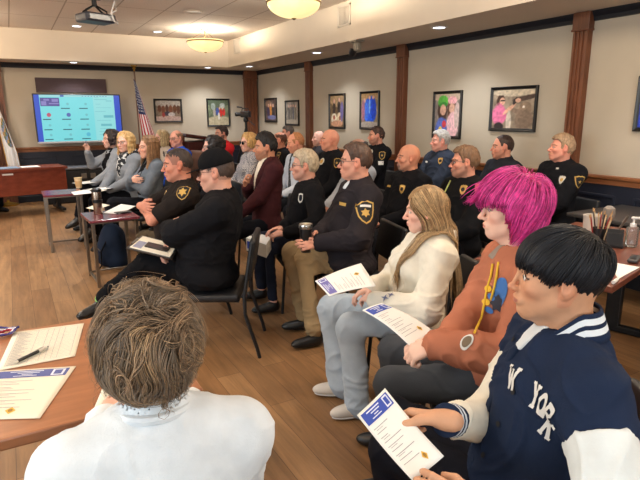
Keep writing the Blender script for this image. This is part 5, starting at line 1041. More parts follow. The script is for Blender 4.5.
p = Person('bald', 'bald officer with a grey goatee and gold badge on a black jacket', 408, 157, d=4.75, th=-86, hth=-66, skin=(206, 142, 114), h=M_, hf=.0044, beard=(130, 112, 102), beardk='goatee', b=1.12, brow=(90, 66, 56), shw=1.1); p.body(); p.trousers(DKTR); p.top('uniform_jacket', BLK, t=.026, puff=.01, collar=True, wr=.007, h=.009, seed=30); p.shoes(LEATHER); officer_marks(p, 'uniform_jacket', badge=(402, 189), tape=(389, 186))
p = Person('specs', 'man with square glasses and lanyard in a black jacket', 464, 161.5, d=4.15, th=-84, hth=-57, skin=(214, 150, 126), h=M_, hf=.0044, beard=(150, 118, 100), beardk='stubble', b=1.12, brow=(96, 74, 62), shw=1.12); p.body(); p.trousers(DKTR); p.top('jacket', BLK2, t=.026, puff=.01, collar=True, wr=.007, h=.009, seed=31); p.shoes(LEATHER); officer_marks(p, 'jacket', badge=(463, 189.5)); p.stick('jacket', (479.5, 189), shield(.08, .09), mat('patch_rose', (190, 70, 104), .8), 'shoulder_patch'); p.hair((112, 84, 62), .011, .008, front=(.085, .075), side=-.015); p.glasses(RIM, .026, .017)
lan = [(446, 188), (449, 182), (453, 176)]; bvh = BVHTree.FromPolygons([v.co for v in p.parts['jacket'].data.vertices], [list(q.vertices) for q in p.parts['jacket'].data.polygons]); L = []
for q in [(443, 200), (445, 193), (448, 187), (451, 181)]:
    h_ = bvh.ray_cast(Vector(p.loc(CAM)), Vector(p.Rw.T@unit(ray(*q))))
    if h_[0] is not None: L.append(np.array(h_[0])+np.array(h_[1])*.006)
if len(L) > 1: MB().tube(L, .006, 6).build('lanyard', mat('lanyard_lime', (200, 206, 120), .7), p.o)
# --- along the right wall
p = Person('w1', 'young officer by the wall under the blue photo, stripes on his sleeve', 376, 135.5, d=7.15, th=-90, hth=-66, skin=(220, 156, 130), h=F_, hf=.0065, beard=(90, 62, 52), beardk='stubble'); p.body(); p.trousers(DKTR); p.top('uniform_shirt', BLK, t=.024, puff=.008, collar=True, seed=32); p.shoes(LEATHER); p.hair((70, 50, 42), .008, .004, front=(.085, .08), side=-.0); p.stick('uniform_shirt', (371, 152), disc(.036), SILV, 'badge'); officer_marks(p, 'uniform_shirt', patch=(382, 155.5)); p.stick('uniform_shirt', (381, 163), rect(.07, .05), PW, 'sleeve_stripes')
p = Person('w2', 'white-haired officer in dark grey-blue jacket under the photo of capped children', 440, 140.5, d=6.1, th=-86, hth=-65, skin=(232, 166, 148), h=M_, hf=.0046, b=1.15, brow=(150, 130, 120), shw=1.1); p.body(); p.trousers(DKTR); p.top('uniform_jacket', cloth((44, 52, 68)), t=.03, puff=.014, collar=True, wr=.009, seed=33); p.shoes(LEATHER); p.hair((176, 172, 168), .008, .006, front=(.085, .08), side=-.01); officer_marks(p, 'uniform_jacket', badge=(440.5, 161)); p.stick('uniform_jacket', (427, 162), rect(.07, .02), PW, 'name_tape')
p = Person('w3', 'officer with short dark receding hair and black fleece under the pink woman photo', 502, 146.5, d=5.35, th=-76, hth=-56, skin=(226, 160, 136), h=M_, hf=.0044, beard=(150, 98, 76), beardk='stubble', shw=1.1); p.body(); p.trousers(DKTR); p.top('fleece', cloth((36, 38, 46)), t=.028, puff=.012, collar=True, wr=.008, seed=34); p.shoes(LEATHER); p.hair((58, 44, 40), .006, .0, front=(.1, .094), side=-.005, noise=.002); officer_marks(p, 'fleece', badge=(504, 172.5), col=PW)
p = Person('w4', 'officer with sandy hair and moustache in front of the nearest pilaster', 561, 147.5, d=4.8, th=-80, hth=-60, pitch=-6, skin=(226, 156, 134), h=M_, hf=.005, beard=(170, 124, 92), beardk='stache', b=1.1, brow=(150, 112, 84), shw=1.1); p.body(); p.trousers(DKTR); p.top('uniform_jacket', BLK, t=.026, puff=.008, collar=True, wr=.006, seed=35); p.shoes(LEATHER); p.hair((160, 132, 104), .012, .008, front=(.08, .072), side=-.012); officer_marks(p, 'uniform_jacket', badge=(562, 180), patch=(579.5, 182), col=PW); p.stick('uniform_jacket', (557.5, 168.5), rect(.026, .016), SILV, 'collar_pin')
p = Person('desk', 'person in dark clothes behind the council desk at the left picture edge', -32, 134, d=8.75, th=150, hth=150, skin=(216, 160, 138), h=F_, hf=.009); p.set_arm(1, (.3, .2, .82)); p.set_arm(-1, (.3, -.15, .82)); p.body(); p.trousers(DKTR); p.top('jacket', BLK, t=.022, seed=36); p.shoes(LEATHER); p.hair((60, 50, 46), .012)
# ------------------------------------------------------------------ chairs under everyone
CH_V = mat('black_vinyl', (26, 26, 29), .5, bump=.1, bscale=120)
def make_chair():
    t = empty('stacking_chair'); mb = MB(); mb.box((.02, 0, .408), (.45, .46, .055), .022, seg=3); mb.build('seat', CH_V, t, smooth=True)
    V = []; mb = MB(); mb.box((-.283, 0, .65), (.04, .44, .27), .018, Matrix.Rotation(-.16, 3, 'Y'), seg=3); mb.build('backrest', CH_V, t, smooth=True)
    for g in (1, -1):
        MB().tube([(.22, g*.215, .40), (.235, g*.22, .2), (.25, g*.225, .0)], .0115, 8).build('leg', M_BLACK, t, smooth=True)
        MB().tube([(-.30, g*.215, .77), (-.27, g*.215, .6), (-.24, g*.215, .42), (-.24, g*.22, .3), (-.31, g*.225, .07), (-.325, g*.225, 0)], .0125, 8).build('leg', M_BLACK, t, smooth=True)
    mb = MB(); mb.tube([(.21, -.215, .39), (-.2, -.215, .39), (-.2, .215, .39), (.21, .215, .39)], .011, 8, closed=True); mb.build('seat_frame', M_BLACK, t, smooth=True); return t
CH_L = {'boy': 'the boy in the varsity jacket', 'pink': 'the pink-haired teenager', 'white': 'the person in the white sweatshirt', 'blonde': 'the blonde in the cream sweatshirt', 'khaki': 'the officer in khaki trousers', 'gray': 'the grey-haired man in a pullover', 'maroon': 'the man in the maroon blazer', 'navy': 'the man in the black cap', 'olive': 'the officer with crossed arms', 'denim': 'the woman in the denim jacket', 'scarf': 'the woman with the scarf', 'raised': 'the woman with the raised hand', 'bw': 'the blonde woman at the back', 'darkcurl': 'the dark curly-haired woman', 'red': 'the man in red', 'plaid': 'the woman in the checked shirt', 'patch': 'the officer behind the maroon blazer', 'suit': 'the man in the dark suit', 'tie': 'the man with the dotted tie', 'bald2': 'the bald officer with a silver badge', 'pale': 'the pale bald man', 'crown': 'the man in light grey', 'bald': 'the officer with the goatee', 'specs': 'the man with square glasses', 'w1': 'the young officer with sleeve stripes', 'w2': 'the white-haired officer', 'w3': 'the officer in the black fleece by the wall', 'w4': 'the officer with the moustache', 'desk': 'the person at the council desk'}
proto = make_chair(); first = True
for k, p in PEOPLE.items():
    if k == 'blue': continue
    c = proto if first else copy_tree(proto); first = False
    c.location = tuple(p.O+p.Rw@np.array([(-.02 if k == 'navy' else -.13*max(0, p.b-1)-(.06 if p.lam < -.15 else 0.)), 0, 0])); c.rotation_euler = (0, 0, p.A); props(c, 'black padded stacking chair under '+CH_L[k], 'chair', 'stacking chairs of the audience')
p = PEOPLE['blue']; t = empty('armchair', tuple(p.O), p.A, 'brown high-backed chair under the man in the blue shirt', 'chair'); BR = mat('brown_leather', (96, 56, 36), .45, bump=.1, bscale=60)
MB().box((-.03, 0, .38), (.58, .52, .1), .04, seg=3).build('seat', BR, t, smooth=True); MB().box((-.37, 0, .74), (.09, .48, .6), .042, Matrix.Rotation(-.14, 3, 'Y'), seg=4).build('backrest', BR, t, smooth=True)
for g in (1, -1):
    MB().tube([(.22, g*.22, .36), (.24, g*.23, 0)], .018, 8).build('leg', M_DARKWOOD, t); MB().tube([(-.2, g*.22, .36), (-.28, g*.23, 0)], .018, 8).build('leg', M_DARKWOOD, t)
# ------------------------------------------------------------------ paper helper
PAPER = mat('paper', (240, 238, 232), .8); INK = mat('print_ink', (150, 150, 156), .8); HDR = mat('header_blue', (48, 74, 168), .7); HDRW = mat('header_text', (222, 226, 240), .8); SEAL = mat('seal_gold', (222, 176, 60), .6); PCREAM = mat('cream_paper', (236, 226, 206), .8)
def sheet(name, P, label, m=PAPER, bend=0., agenda=True, header=(0, .80, 1, 1), cat='paper', group=None, seal=(.62, .12), lines=None, hdr=None, nrm=None, rows=0):
    """P: corners TL TR BR BL in the world, printed side up; u to the right, v down"""
    TL, TR, BR_, BL = [np.array(q, float) for q in P]; c = (TL+TR+BR_+BL)/4; n = unit(np.cross(TR-TL, TL-BL)) if nrm is None else unit(nrm)
    if nrm is None and n[2] < 0: n = -n
    def at(u, v, off=0.): return TL*(1-u)*(1-v)+TR*u*(1-v)+BR_*u*v+BL*(1-u)*v+n*(bend*math.sin(PI*v)+.3*bend*math.sin(PI*u)+off)-c
    N = 12; V = [at(i/N, j/N) for j in range(N+1) for i in range(N+1)]; F = [(j*(N+1)+i, (j+1)*(N+1)+i, (j+1)*(N+1)+i+1, j*(N+1)+i+1) for j in range(N) for i in range(N)]
    o = mk(name, V, F, m); o.location = c; props(o, label, cat, group); md = o.modifiers.new('thick', 'SOLIDIFY'); md.thickness = .0012; md.offset = -1
    def patch(nm, rects, mm, off, par=o):
        mb = MB()
        for (u0, v0, u1, v1) in rects:
            k = max(1, int((v1-v0)*12)); ku = max(1, int((u1-u0)*12)); W = [at(u0+(u1-u0)*i/ku, v0+(v1-v0)*j/k, off) for j in range(k+1) for i in range(ku+1)]; mb.add(W, [(j*(ku+1)+i, (j+1)*(ku+1)+i, (j+1)*(ku+1)+i+1, j*(ku+1)+i+1) for j in range(k) for i in range(ku)])
        return mb.build(nm, mm, par)
    if agenda:
        h_ = patch('header', [(.06, .035, .94, .2)], hdr or HDR, .0008); patch('header_text', [(.2, .06, .62, .075), (.3, .095, .58, .108), (.36, .13, .5, .142), (.26, .16, .56, .172), (.74, .05, .9, .185)], HDRW, .0014, h_); patch('header_emblem', [(.77, .07, .87, .165)], hdr or HDR, .0019, h_)
        patch('text_lines', [(.1, .27+.066*i, .1+(.45, .3, .22, .55, .5, .35, .6, .4, .5)[i], .277+.066*i) for i in range(9)]+[(.14, .3+.13*i, .35, .305+.13*i) for i in range(4)], INK, .0008)
        su, sv = seal; mb = MB(); mb.add([at(su+.075*a, sv+.06*b, .0009) for a, b in ((0, -1), (1, 0), (0, 1), (-1, 0))], [[0, 1, 2, 3]]); s_ = mb.build('seal', SEAL, o); mb = MB(); mb.add([at(su+.035*math.cos(a), sv+.028*math.sin(a), .0014) for a in np.linspace(0, 2*PI, 13)[:-1]], [list(range(12))]); mb.build('seal_center', mat('seal_dark', (150, 110, 40), .6), s_)
    if rows:
        patch('grid_lines', [(.08, .06+.88*i/rows, .92, .063+.88*i/rows) for i in range(rows+1)]+[(x, .06, x+.004, .94) for x in (.08, .36, .5, .58, .66, .74, .92)], INK, .0008); patch('text_lines', [(.1, .075+.88*i/rows, .1+.1+.12*((i*7) % 5)/5, .083+.88*i/rows) for i in range(rows)], INK, .0009)
    return o
def tri(px4, d4): return [at_depth(x, y, d) for (x, y), d in zip(px4, d4)]
# agenda held by the boy (header edge points to the upper left)
sheet('agenda_sheet', [at_depth(357, 415, 1.36), at_depth(385, 388, 1.42), at_depth(444, 456, 1.25), at_depth(413, 481, 1.20)], 'agenda with blue header held by the boy in the varsity jacket', bend=-.008, seal=(.66, .86), group='printed agendas')
sheet('agenda_sheet', [at_depth(362, 310, 1.98), at_depth(382, 303, 2.06), at_depth(436, 333, 1.98), at_depth(412, 348, 1.86)], 'agenda with blue header held by the pink-haired teenager', bend=.012, seal=(.72, .8), group='printed agendas')
sheet('agenda_sheet', [at_depth(329, 296, 2.42), at_depth(315, 281, 2.62), at_depth(361, 263, 2.68), at_depth(376, 286, 2.46)], 'agenda with violet header held by the blonde in cream', bend=.006, seal=(.6, .78), group='printed agendas', hdr=mat('header_violet', (112, 106, 172), .7))
# ------------------------------------------------------------------ foreground table and what lies on it
TZ = .74; ft = empty('meeting_table', (-.4, 1.87, 0), 0, 'brown laminate table in the left foreground', 'table')
MB().box((0, 0, TZ-.0175), (1.64, .80, .035), .006).build('tabletop', M_TABLE, ft); MB().box((0, .36, TZ-.1), (1.4, .02, .12), .003).build('apron', M_BLACK, ft)
for x in (-.7, .7):
    for y in (-.3, .3): MB().tube([(x, y, TZ-.035), (x, y, 0)], .022, 10).build('leg', M_BLACK, ft, smooth=True)
Z1 = TZ+.003
def flat(pts, z): return [at_z(x, y, z) for x, y in pts]
sheet('sign_in_sheet', flat([(14, 332), (84, 323), (75, 356), (-4, 371)], Z1), 'ruled sign-in sheet under the pen on the foreground table', agenda=False, rows=22, m=PCREAM)
sheet('agenda_sheet', flat([(-4, 371), (76, 366), (40, 418), (-30, 420)], Z1), 'agenda lying on the foreground table nearest the picture edge', m=PCREAM, seal=(.5, .86), group='printed agendas', hdr=mat('header_slate', (84, 92, 150), .7))
sheet('agenda_sheet', flat([(107, 377), (160, 377), (150, 420), (92, 413)], Z1), 'agenda half hidden behind the grey-brown hair', m=PCREAM, group='printed agendas', hdr=MATS['header_slate'])
a, b = at_z(14, 363, TZ+.012), at_z(47, 347, TZ+.012); pn = empty('ballpoint_pen', tuple((a+b)/2), 0, 'black and silver pen lying on the sign-in sheet', 'pen'); c = (a+b)/2; d = b-a
MB().tube([a-c+d*.1, b-c-d*.28], .0062, 10).build('barrel', M_PLASTIC, pn, smooth=True); MB().tube([b-c-d*.28, b-c-d*.02], .0066, 10).build('grip', SILV, pn, smooth=True); MB().tube([b-c-d*.02, b-c+d*.03], [.004, .003], 8).build('clicker', M_PLASTIC, pn); MB().tube([a-c+d*.1, a-c], [.0055, .0012], 8).build('tip', SILV, pn, smooth=True); MB().box((b-a)*.25+np.array([0, 0, .008]), (.04, .004, .003), .001, Matrix.Rotation(math.atan2(d[1], d[0]), 3, 'Z')).build('clip', SILV, pn)
q = at_z(0, 333, TZ+.01); ln = empty('beaded_lanyard', tuple(q), 0, 'red white and blue beaded lanyard coiled at the left picture edge', 'lanyard')
for k, cc in enumerate(((150, 40, 60), (210, 206, 214), (60, 60, 120))):
    mb = MB(); pts = [((.035+.012*k)*math.cos(a*1.0)+.004*math.sin(5*a), (.022+.008*k)*math.sin(a)-.005, .004*k+.004*math.sin(3*a+k)) for a in np.linspace(0, 2*PI, 28)[:-1]]; mb.tube(pts, [.0055 if i % 2 else .0035 for i in range(27)], 8, closed=True); mb.build('bead_strand', mat('bead_%d' % k, cc, .25), ln, smooth=True)
# ------------------------------------------------------------------ laptop tables in the front row
def side_table(x0, x1, y0, y1, z, rz, label):
    cx, cy = (x0+x1)/2, (y0+y1)/2; w, l = x1-x0, y1-y0; t = empty('side_table', (cx, cy, 0), rz, label, 'table', 'front row side tables')
    MB().box((0, 0, z-.012), (w, l, .024), .004).build('tabletop', mat('side_table_top', (116, 52, 62), .2, var=.1, spec=.7), t); MB().box((0, 0, z-.03), (w*.94, l*.94, .014)).build('underframe', M_STEEL, t)
    for sx in (-1, 1):
        for sy in (-1, 1): MB().box((sx*(w/2-.03), sy*(l/2-.03), (z-.03)/2), (.03, .03, z-.03), .003).build('leg', M_STEEL, t)
    mb = MB()
    for sx in (-1, 1): mb.box((sx*(w/2-.03), 0, .04), (.02, l-.06, .02), .002)
    mb.box((0, l/2-.03, .04), (w-.06, .02, .02), .002); mb.build('foot_rail', M_STEEL, t); return t
side_table(.24, .66, 6.74, 7.2, .67, -.0, 'chrome-legged side table with the paper cup, farther one'); side_table(.51, .95, 5.1, 5.6, .63, .05, 'chrome-legged side table with the steel travel mug, nearer one')
q = at_z(79, 188, .67); cu = empty('paper_cup', tuple(q), 0, 'cream paper cup on the farther side table', 'cup'); MB().lathe([(.03, 0), (.032, .004), (.045, .125), (.047, .13), (.044, .13), (.03, .01), (0, .008)], n=28).build('cup_wall', mat('cup_paper', (232, 208, 164), .7), cu, smooth=True); MB().lathe([(.0335, .02), (.0415, .088), (.043, .088), (.035, .02)], n=28).build('sleeve', mat('cup_sleeve', (206, 170, 118), .85), cu, smooth=True)
q = at_z(98.5, 214, .63); mg = empty('travel_mug', tuple(q), 0, 'steel travel mug with black lid on the nearer side table', 'mug'); MB().lathe([(0, 0), (.038, 0), (.04, .006), (.041, .1), (.044, .21), (.043, .215), (0, .215)], n=32).build('body', mat('mug_steel', (168, 150, 134), .25, metal=1.), mg, smooth=True); MB().lathe([(0, .215), (.045, .213), (.046, .235), (.03, .248), (0, .25)], n=32).build('lid', M_PLASTIC, mg, smooth=True); MB().lathe([(.0425, .11), (.0455, .112), (.0465, .14), (.043, .142)], n=32).build('band', M_PLASTIC, mg, smooth=True)
for (pts, z, l) in (([(71, 192), (88, 189), (93, 193), (74, 195)], .676, 'white leaflet with blue mark on the farther side table'), ([(103, 213), (121, 204), (136, 206), (120, 214)], .636, 'white papers fanned on the nearer side table')):
    sheet('leaflet', flat(pts, z), l, agenda=False, rows=0)
sheet('leaflet', flat([(86, 208), (100, 203), (110, 205), (96, 210)], .637), 'printed leaflet behind the steel travel mug', agenda=False, m=PCREAM)
sheet('leaflet', flat([(92, 190), (104, 188), (107, 190), (95, 193)], .6765), 'cream leaflet at the right end of the farther side table', agenda=False, m=PCREAM)
q = at_z(123, 212, .642); ph = empty('smartphone', tuple(q), .2, 'black phone on the nearer side table', 'phone'); MB().box((0, 0, 0), (.15, .075, .01), .004).build('body', M_PLASTIC, ph)
# backpack on the floor
q = at_z(104, 272, 0); bp = empty('backpack', (q[0]+.14, q[1]+.2, 0), .2, 'dark navy backpack on the floor under the nearer side table', 'backpack'); BPM = cloth((26, 36, 54)); S = SDF(); S.ell((0, 0, .22), (.14, .17, .24), None, .03); S.ell((-.1, 0, .15), (.08, .13, .13), None, .03); S.cap((0, -.09, .08), (0, .09, .08), .1, .1, .05); S.fn(lambda X, Y, Z, F: smax(F, .004-Z+0*F, .01))
V, Q = S.mesh(.009); V = V+normals(V, Q)*(.008*vnoise(V*14, 3))[:, None]; mk('bag', V, Q, BPM, bp)
MB().tube([(.02, -.03, .44), (.02, -.03, .49), (.02, .03, .49), (.02, .03, .44)], .008, 8).build('handle', BLK, bp, smooth=True); MB().tube([(-.1, -.1, .3), (-.17, -.12, .2), (-.17, -.1, .05), (-.24, -.14, .012)], .008, 6).build('strap', BLK, bp, smooth=True); MB().tube([(-.165, .08, .2), (-.18, 0, .235), (-.165, -.08, .2)], .004, 6).build('zip', M_STEEL, bp)
# papers on laps of the front row
def lap(key, x, y, z, w, l, rz, name, label, m=PAPER, thick=.003, cat='paper'):
    p = PEOPLE[key]; c = p.Rw@np.array([x, y, z])+p.O; a = p.A+rz; o = empty(name, tuple(c), a, label, cat); MB().box((0, 0, thick/2), (l, w, thick), .0005).build('sheet', m, o); return o
lap('raised', .40, .03, .665, .22, .28, .3, 'note_paper', 'white paper on the lap of the woman raising her spectacles'); o = lap('scarf', .40, .02, .665, .23, .31, .2, 'notebook', 'dark notebook on the lap of the woman with the scarf', m=mat('dark_cover', (60, 54, 56), .6), thick=.012, cat='notebook'); MB().box((0, 0, .0135), (.28, .2, .003)).build('page', PAPER, o)
p = PEOPLE['navy']; q = [at_z(126, 249, .66), at_z(142, 236, .68), at_z(180, 246, .70), at_z(172, 260, .68)]; c = sum(q)/4; cb_ = empty('clipboard', tuple(c), 0, 'black clipboard with papers on the lap of the man in the black cap', 'clipboard'); n = unit(np.cross(q[1]-q[0], q[3]-q[0])); n = n if n[2] > 0 else -n
def qd(name, u0, v0, u1, v1, off, m, th=.003):
    P = lambda u, v: q[0]*(1-u)*(1-v)+q[1]*u*(1-v)+q[2]*u*v+q[3]*(1-u)*v+n*off-c
    V = [P(u0, v0), P(u1, v0), P(u1, v1), P(u0, v1)]; V += [v+n*th for v in V]; return MB().add(V, [[0, 1, 2, 3], [4, 7, 6, 5], [0, 4, 5, 1], [1, 5, 6, 2], [2, 6, 7, 3], [3, 7, 4, 0]]).build(name, m, cb_)
qd('board', 0, 0, 1, 1, 0, M_PLASTIC, .006); s_ = qd('paper', .08, .06, .94, .95, .0065, PCREAM, .003); qd('picture_block', .15, .1, .6, .3, .0098, mat('photo_grey', (150, 150, 170), .7), .0006); qd('phone', .3, .34, .6, .85, .0098, M_PLASTIC, .009); qd('clip', .3, .0, .7, .06, .007, M_STEEL, .008)
p = PEOPLE['gray']; q = [at_z(246, 238, .6), at_z(256, 233, .61), at_z(271, 237, .62), at_z(266, 245, .6)]; c = sum(q)/4
bk = empty('booklet', tuple(c), 0, 'thick white booklet with blue cover mark beside the grey-haired man', 'booklet'); n = np.array([0, 0, 1.])
def slabq(name, q, z0, z1, m, o):
    V = [v-c+n*z0 for v in q]+[v-c+n*z1 for v in q]; return MB().add(V, [[3, 2, 1, 0], [4, 5, 6, 7], [0, 1, 5, 4], [1, 2, 6, 5], [2, 3, 7, 6], [3, 0, 4, 7]]).build(name, m, o)
slabq('pages', q, -.10, .0, PCREAM, bk); slabq('cover', q, .0, .002, PAPER, bk); qm = [q[0]*.6+q[1]*.4, q[1]*.9+q[2]*.1, q[1]*.6+q[2]*.4, q[0]*.5+q[3]*.3+q[1]*.2]; slabq('cover_photo', qm, .002, .003, mat('photo_dark', (70, 66, 66), .6), bk); qs = [q[0]*.95+q[3]*.05-n*.08, q[0]*.7+q[3]*.3-n*.08, q[0]*.7+q[3]*.3-n*.02, q[0]*.95+q[3]*.05-n*.02]; d_ = unit(np.array([-.3, -1, 0]))*.002; MB().add([v+d_-c for v in qs], [[0, 1, 2, 3]]).build('spine_mark', HDR, bk)
# tumbler in the officer's hands
p = PEOPLE['khaki']; fq = p.arm[1][2]+p.handd[1][0]*.085+np.array([.0, -.03, -.06]); wq = p.Rw@fq+p.O; tb = empty('tumbler', tuple(wq), 0, 'dark tumbler with steel rim held by the officer in khaki trousers', 'tumbler'); MB().lathe([(0, 0), (.03, 0), (.033, .004), (.042, .165), (0, .165)], n=28).build('body', mat('dark_tumbler', (24, 22, 24), .3), tb, smooth=True); MB().lathe([(.042, .16), (.046, .165), (.047, .185), (.044, .19), (.03, .186), (0, .182)], n=28).build('lid', mat('rim_steel', (190, 188, 184), .2, metal=.9), tb, smooth=True)
# spectacles in the raised hand
p = HELD; w = p.arm[-1][2]; hq = p.Rw@(w+np.array([.03, .03, .1]))+p.O; sp = empty('spectacles', tuple(hq), p.A, 'thin spectacles held up by the curly-haired woman', 'glasses'); mb = MB()
for g in (0, 1): mb.tube([(.0+.02*g, .035+.055*g+.026*math.cos(a), .03+.02*math.sin(a)) for a in np.linspace(0, 2*PI, 15)[:-1]], .0022, 6, closed=True)
mb.build('rims', mat('blue_rim', (60, 70, 110), .3), sp); MB().tube([(0, .01, .03), (-.04, -.02, .0), (-.05, -.03, -.03)], .002, 6).build('temple_arm', MATS['blue_rim'], sp)
# ------------------------------------------------------------------ council desk
cdk = empty('council_desk', (0.0, 0, 0), 0, 'long reddish-brown council desk at the back left', 'desk'); dk = [at_z(-40, 173, .74), at_z(67.5, 166.5, .74), at_z(66, 160.5, .74), at_z(-40, 166.5, .74)]
d1 = unit(dk[1]-dk[0]); dn = np.array([-d1[1], d1[0], 0]); A0 = dk[1]; Lk = 2.4
def deskbox(name, a0, a1, b0, b1, z0, z1, m, par=cdk):
    P = lambda a, b, z: A0-d1*a+dn*b+np.array([0, 0, z-.74]); V = [P(a0, b0, z0), P(a1, b0, z0), P(a1, b1, z0), P(a0, b1, z0), P(a0, b0, z1), P(a1, b0, z1), P(a1, b1, z1), P(a0, b1, z1)]
    return MB().add(V, [[3, 2, 1, 0], [4, 5, 6, 7], [0, 1, 5, 4], [1, 2, 6, 5], [2, 3, 7, 6], [3, 0, 4, 7]][::1]).build(name, m, par)
deskbox('desktop', 0, Lk, 0, .62, .71, .745, M_CHERRY); deskbox('modesty_panel', .02, Lk-.02, .06, .085, .33, .71, M_CHERRY)
for a in (.12, 1.3, 2.2):
    lg = deskbox('leg', a-.03, a+.03, .28, .34, .06, .71, M_BLACK); deskbox('foot', a-.03, a+.03, .0, .6, .03, .07, M_BLACK, lg)
q = at_z(11, 171.5, .5); 
o = deskbox('name_strip', .78, .93, .055, .06, .655, .68, PAPER)
o = props(deskbox('desk_papers', .35, .62, .2, .45, .7455, .7495, PAPER, None), 'white papers on the council desk', 'papers'); o = props(deskbox('blue_folder', .66, .98, .12, .4, .7455, .757, mat('folder_blue', (120, 150, 178), .6), None), 'pale blue folder on the council desk', 'folder')
# ------------------------------------------------------------------ lectern behind the audience
le = empty('lectern', (2.86, 9.35, 0), .12, 'dark mahogany lectern desk behind the man in red', 'lectern'); MB().box((0, 0, .55), (.62, .55, 1.1), .008).build('body', M_DARKWOOD, le); R_ = Matrix.Rotation(.16, 3, 'Y'); MB().box((0, 0, 1.16), (.74, .64, .05), .01, R_).build('sloping_top', M_DARKWOOD, le); MB().box((-.55, .1, .6), (.5, .4, 1.2), .008).build('side_cabinet', M_DARKWOOD, le)
# ------------------------------------------------------------------ video camera on its tripod
vcx = at_y(245.5, 111, 10.3); vc = empty('video_camera', (vcx[0], vcx[1], 0), 2.25, 'video camera on a black tripod in the far corner', 'camera')
for k in range(3): a = 2*PI*k/3+.3; MB().tube([(0, 0, 1.28), (.16*math.cos(a), .16*math.sin(a), .75), (.36*math.cos(a), .36*math.sin(a), 0)], [.024, .018, .014], 8).build('leg', M_BLACK, vc, smooth=True)
MB().tube([(0, 0, .75), (0, 0, 1.45)], .026, 10).build('column', M_BLACK, vc, smooth=True); MB().lathe([(.04, 1.4), (.05, 1.42), (.045, 1.47), (.03, 1.49), (0, 1.49)]).build('head', M_BLACK, vc, smooth=True); vk = .72; vz = 1.55
def vb(c, d, *a): return MB().box((c[0]*vk, c[1]*vk, vz+(c[2]-1.6)*vk), tuple(v*vk for v in d), *a)
def vp(pts): return [(q[0]*vk, q[1]*vk, vz+(q[2]-1.6)*vk) for q in pts]
vb((0, 0, 1.6), (.28, .12, .17), .014).build('camera_body', M_PLASTIC, vc); MB().lathe([(.03, 0), (.038, .02), (.038, .09), (.046, .1), (.04, .125), (0, .12)], (.1, 0, vz), R=Matrix.Rotation(PI/2, 3, 'Y')).build('lens', M_PLASTIC, vc, smooth=True); MB().tube(vp([(-.1, 0, 1.67), (-.08, 0, 1.75), (.1, 0, 1.76), (.12, 0, 1.67)]), .011, 8).build('top_handle', M_PLASTIC, vc, smooth=True); vb((-.1, .1, 1.62), (.1, .07, .08), .01).build('viewfinder', M_PLASTIC, vc); MB().tube(vp([(.08, .04, 1.78), (.24, .04, 1.80)]), .014, 8).build('microphone', M_PLASTIC, vc, smooth=True); MB().tube(vp([(-.05, 0, 1.46), (-.3, .05, 1.3)]), .008, 6).build('pan_handle', M_BLACK, vc); vb((-.02, -.085, 1.62), (.14, .04, .1), .01).build('battery', mat('battery_grey', (70, 70, 74), .4), vc)
# ------------------------------------------------------------------ right-hand table with the desk things
c0 = np.array([2.42, 1.44]); ux = np.array([math.cos(.26), math.sin(.26)]); uy = np.array([-math.sin(.26), math.cos(.26)]); W_, D_ = 1.5, .74
cc = c0+ux*W_/2+uy*D_/2; rtb = empty('side_desk', (cc[0], cc[1], 0), .26, 'brown table behind the boy with pens and a soap bottle', 'table'); MB().box((0, 0, .722), (W_, D_, .036), .006).build('tabletop', mat('dark_laminate', (112, 62, 46), .3, var=.15, scale=5, stretch=(.7, 6, 5)), rtb)
for x in (-W_/2+.12, W_/2-.12): lg = MB().box((x, 0, .37), (.06, .1, .68), .01).build('leg', M_BLACK, rtb); MB().box((x, 0, .03), (.06, .6, .05), .01).build('foot', M_BLACK, lg); MB().tube([(x, .0, .45), (x, .28, .70)], .016, 6).build('brace', M_BLACK, lg)
dt = empty('black_table', (4.3, 1.95, 0), 0, 'dark table against the right wall behind the pens', 'table'); MB().box((0, 0, .735), (.76, 1.7, .03), .006).build('tabletop', mat('charcoal_laminate', (64, 60, 58), .35), dt)
for x in (-.34, .34):
    for y in (-.8, .8): MB().box((x, y, .36), (.05, .05, .72), .006).build('leg', M_BLACK, dt)
def on(x, y, z=.74): return tuple(at_z(x, y, z))
pc = empty('pen_cup', on(598, 243), 0, 'black mesh cup crowded with pens and brushes', 'cup'); MB().lathe([(.036, 0), (.04, .004), (.044, .1), (.041, .1), (.036, .01), (0, .008)]).build('cup', M_PLASTIC, pc, smooth=True); pcx = Vector(pc.location)
for i in range(11):
    a = 2*PI*i/11; r = .012+.012*(i % 3); o = empty('pen' if i % 3 else 'paint_brush', tuple(pcx+Vector((r*math.cos(a), r*math.sin(a), .012))), 0, ('pen leaning in the black mesh cup' if i % 3 else 'paint brush leaning in the black mesh cup'), 'pen' if i % 3 else 'brush', 'pens in the mesh cup' if i % 3 else 'brushes in the mesh cup'); tip = (.035*math.cos(a)*1.1, .035*math.sin(a)*1.1, .15+.012*(i % 4)); k = mat('pen_%d' % (i % 4), ((216, 190, 150), (150, 50, 44), (206, 180, 140), (60, 50, 50))[i % 4], .4); MB().tube([(0, 0, 0), tip], .0045, 8).build('barrel', k, o, smooth=True); t_ = Vector(tip); MB().tube([t_, t_*1.12], [.006, .002], 8).build('tip', mat('bristle', (180, 140, 96), .8), o, smooth=True)
mc = empty('desk_microphone', on(606, 237), 0, 'grey foam-headed microphone behind the pen cup', 'microphone'); MB().lathe([(0, 0), (.06, 0), (.06, .012), (.02, .02), (.012, .03), (.012, .1), (.0, .1)]).build('base', M_PLASTIC, mc, smooth=True); MB().lathe([(.014, .1), (.036, .12), (.04, .16), (.034, .195), (.015, .21), (0, .212)]).build('foam_head', mat('grey_foam', (128, 118, 110), .95, bump=.3, bscale=200), mc, smooth=True)
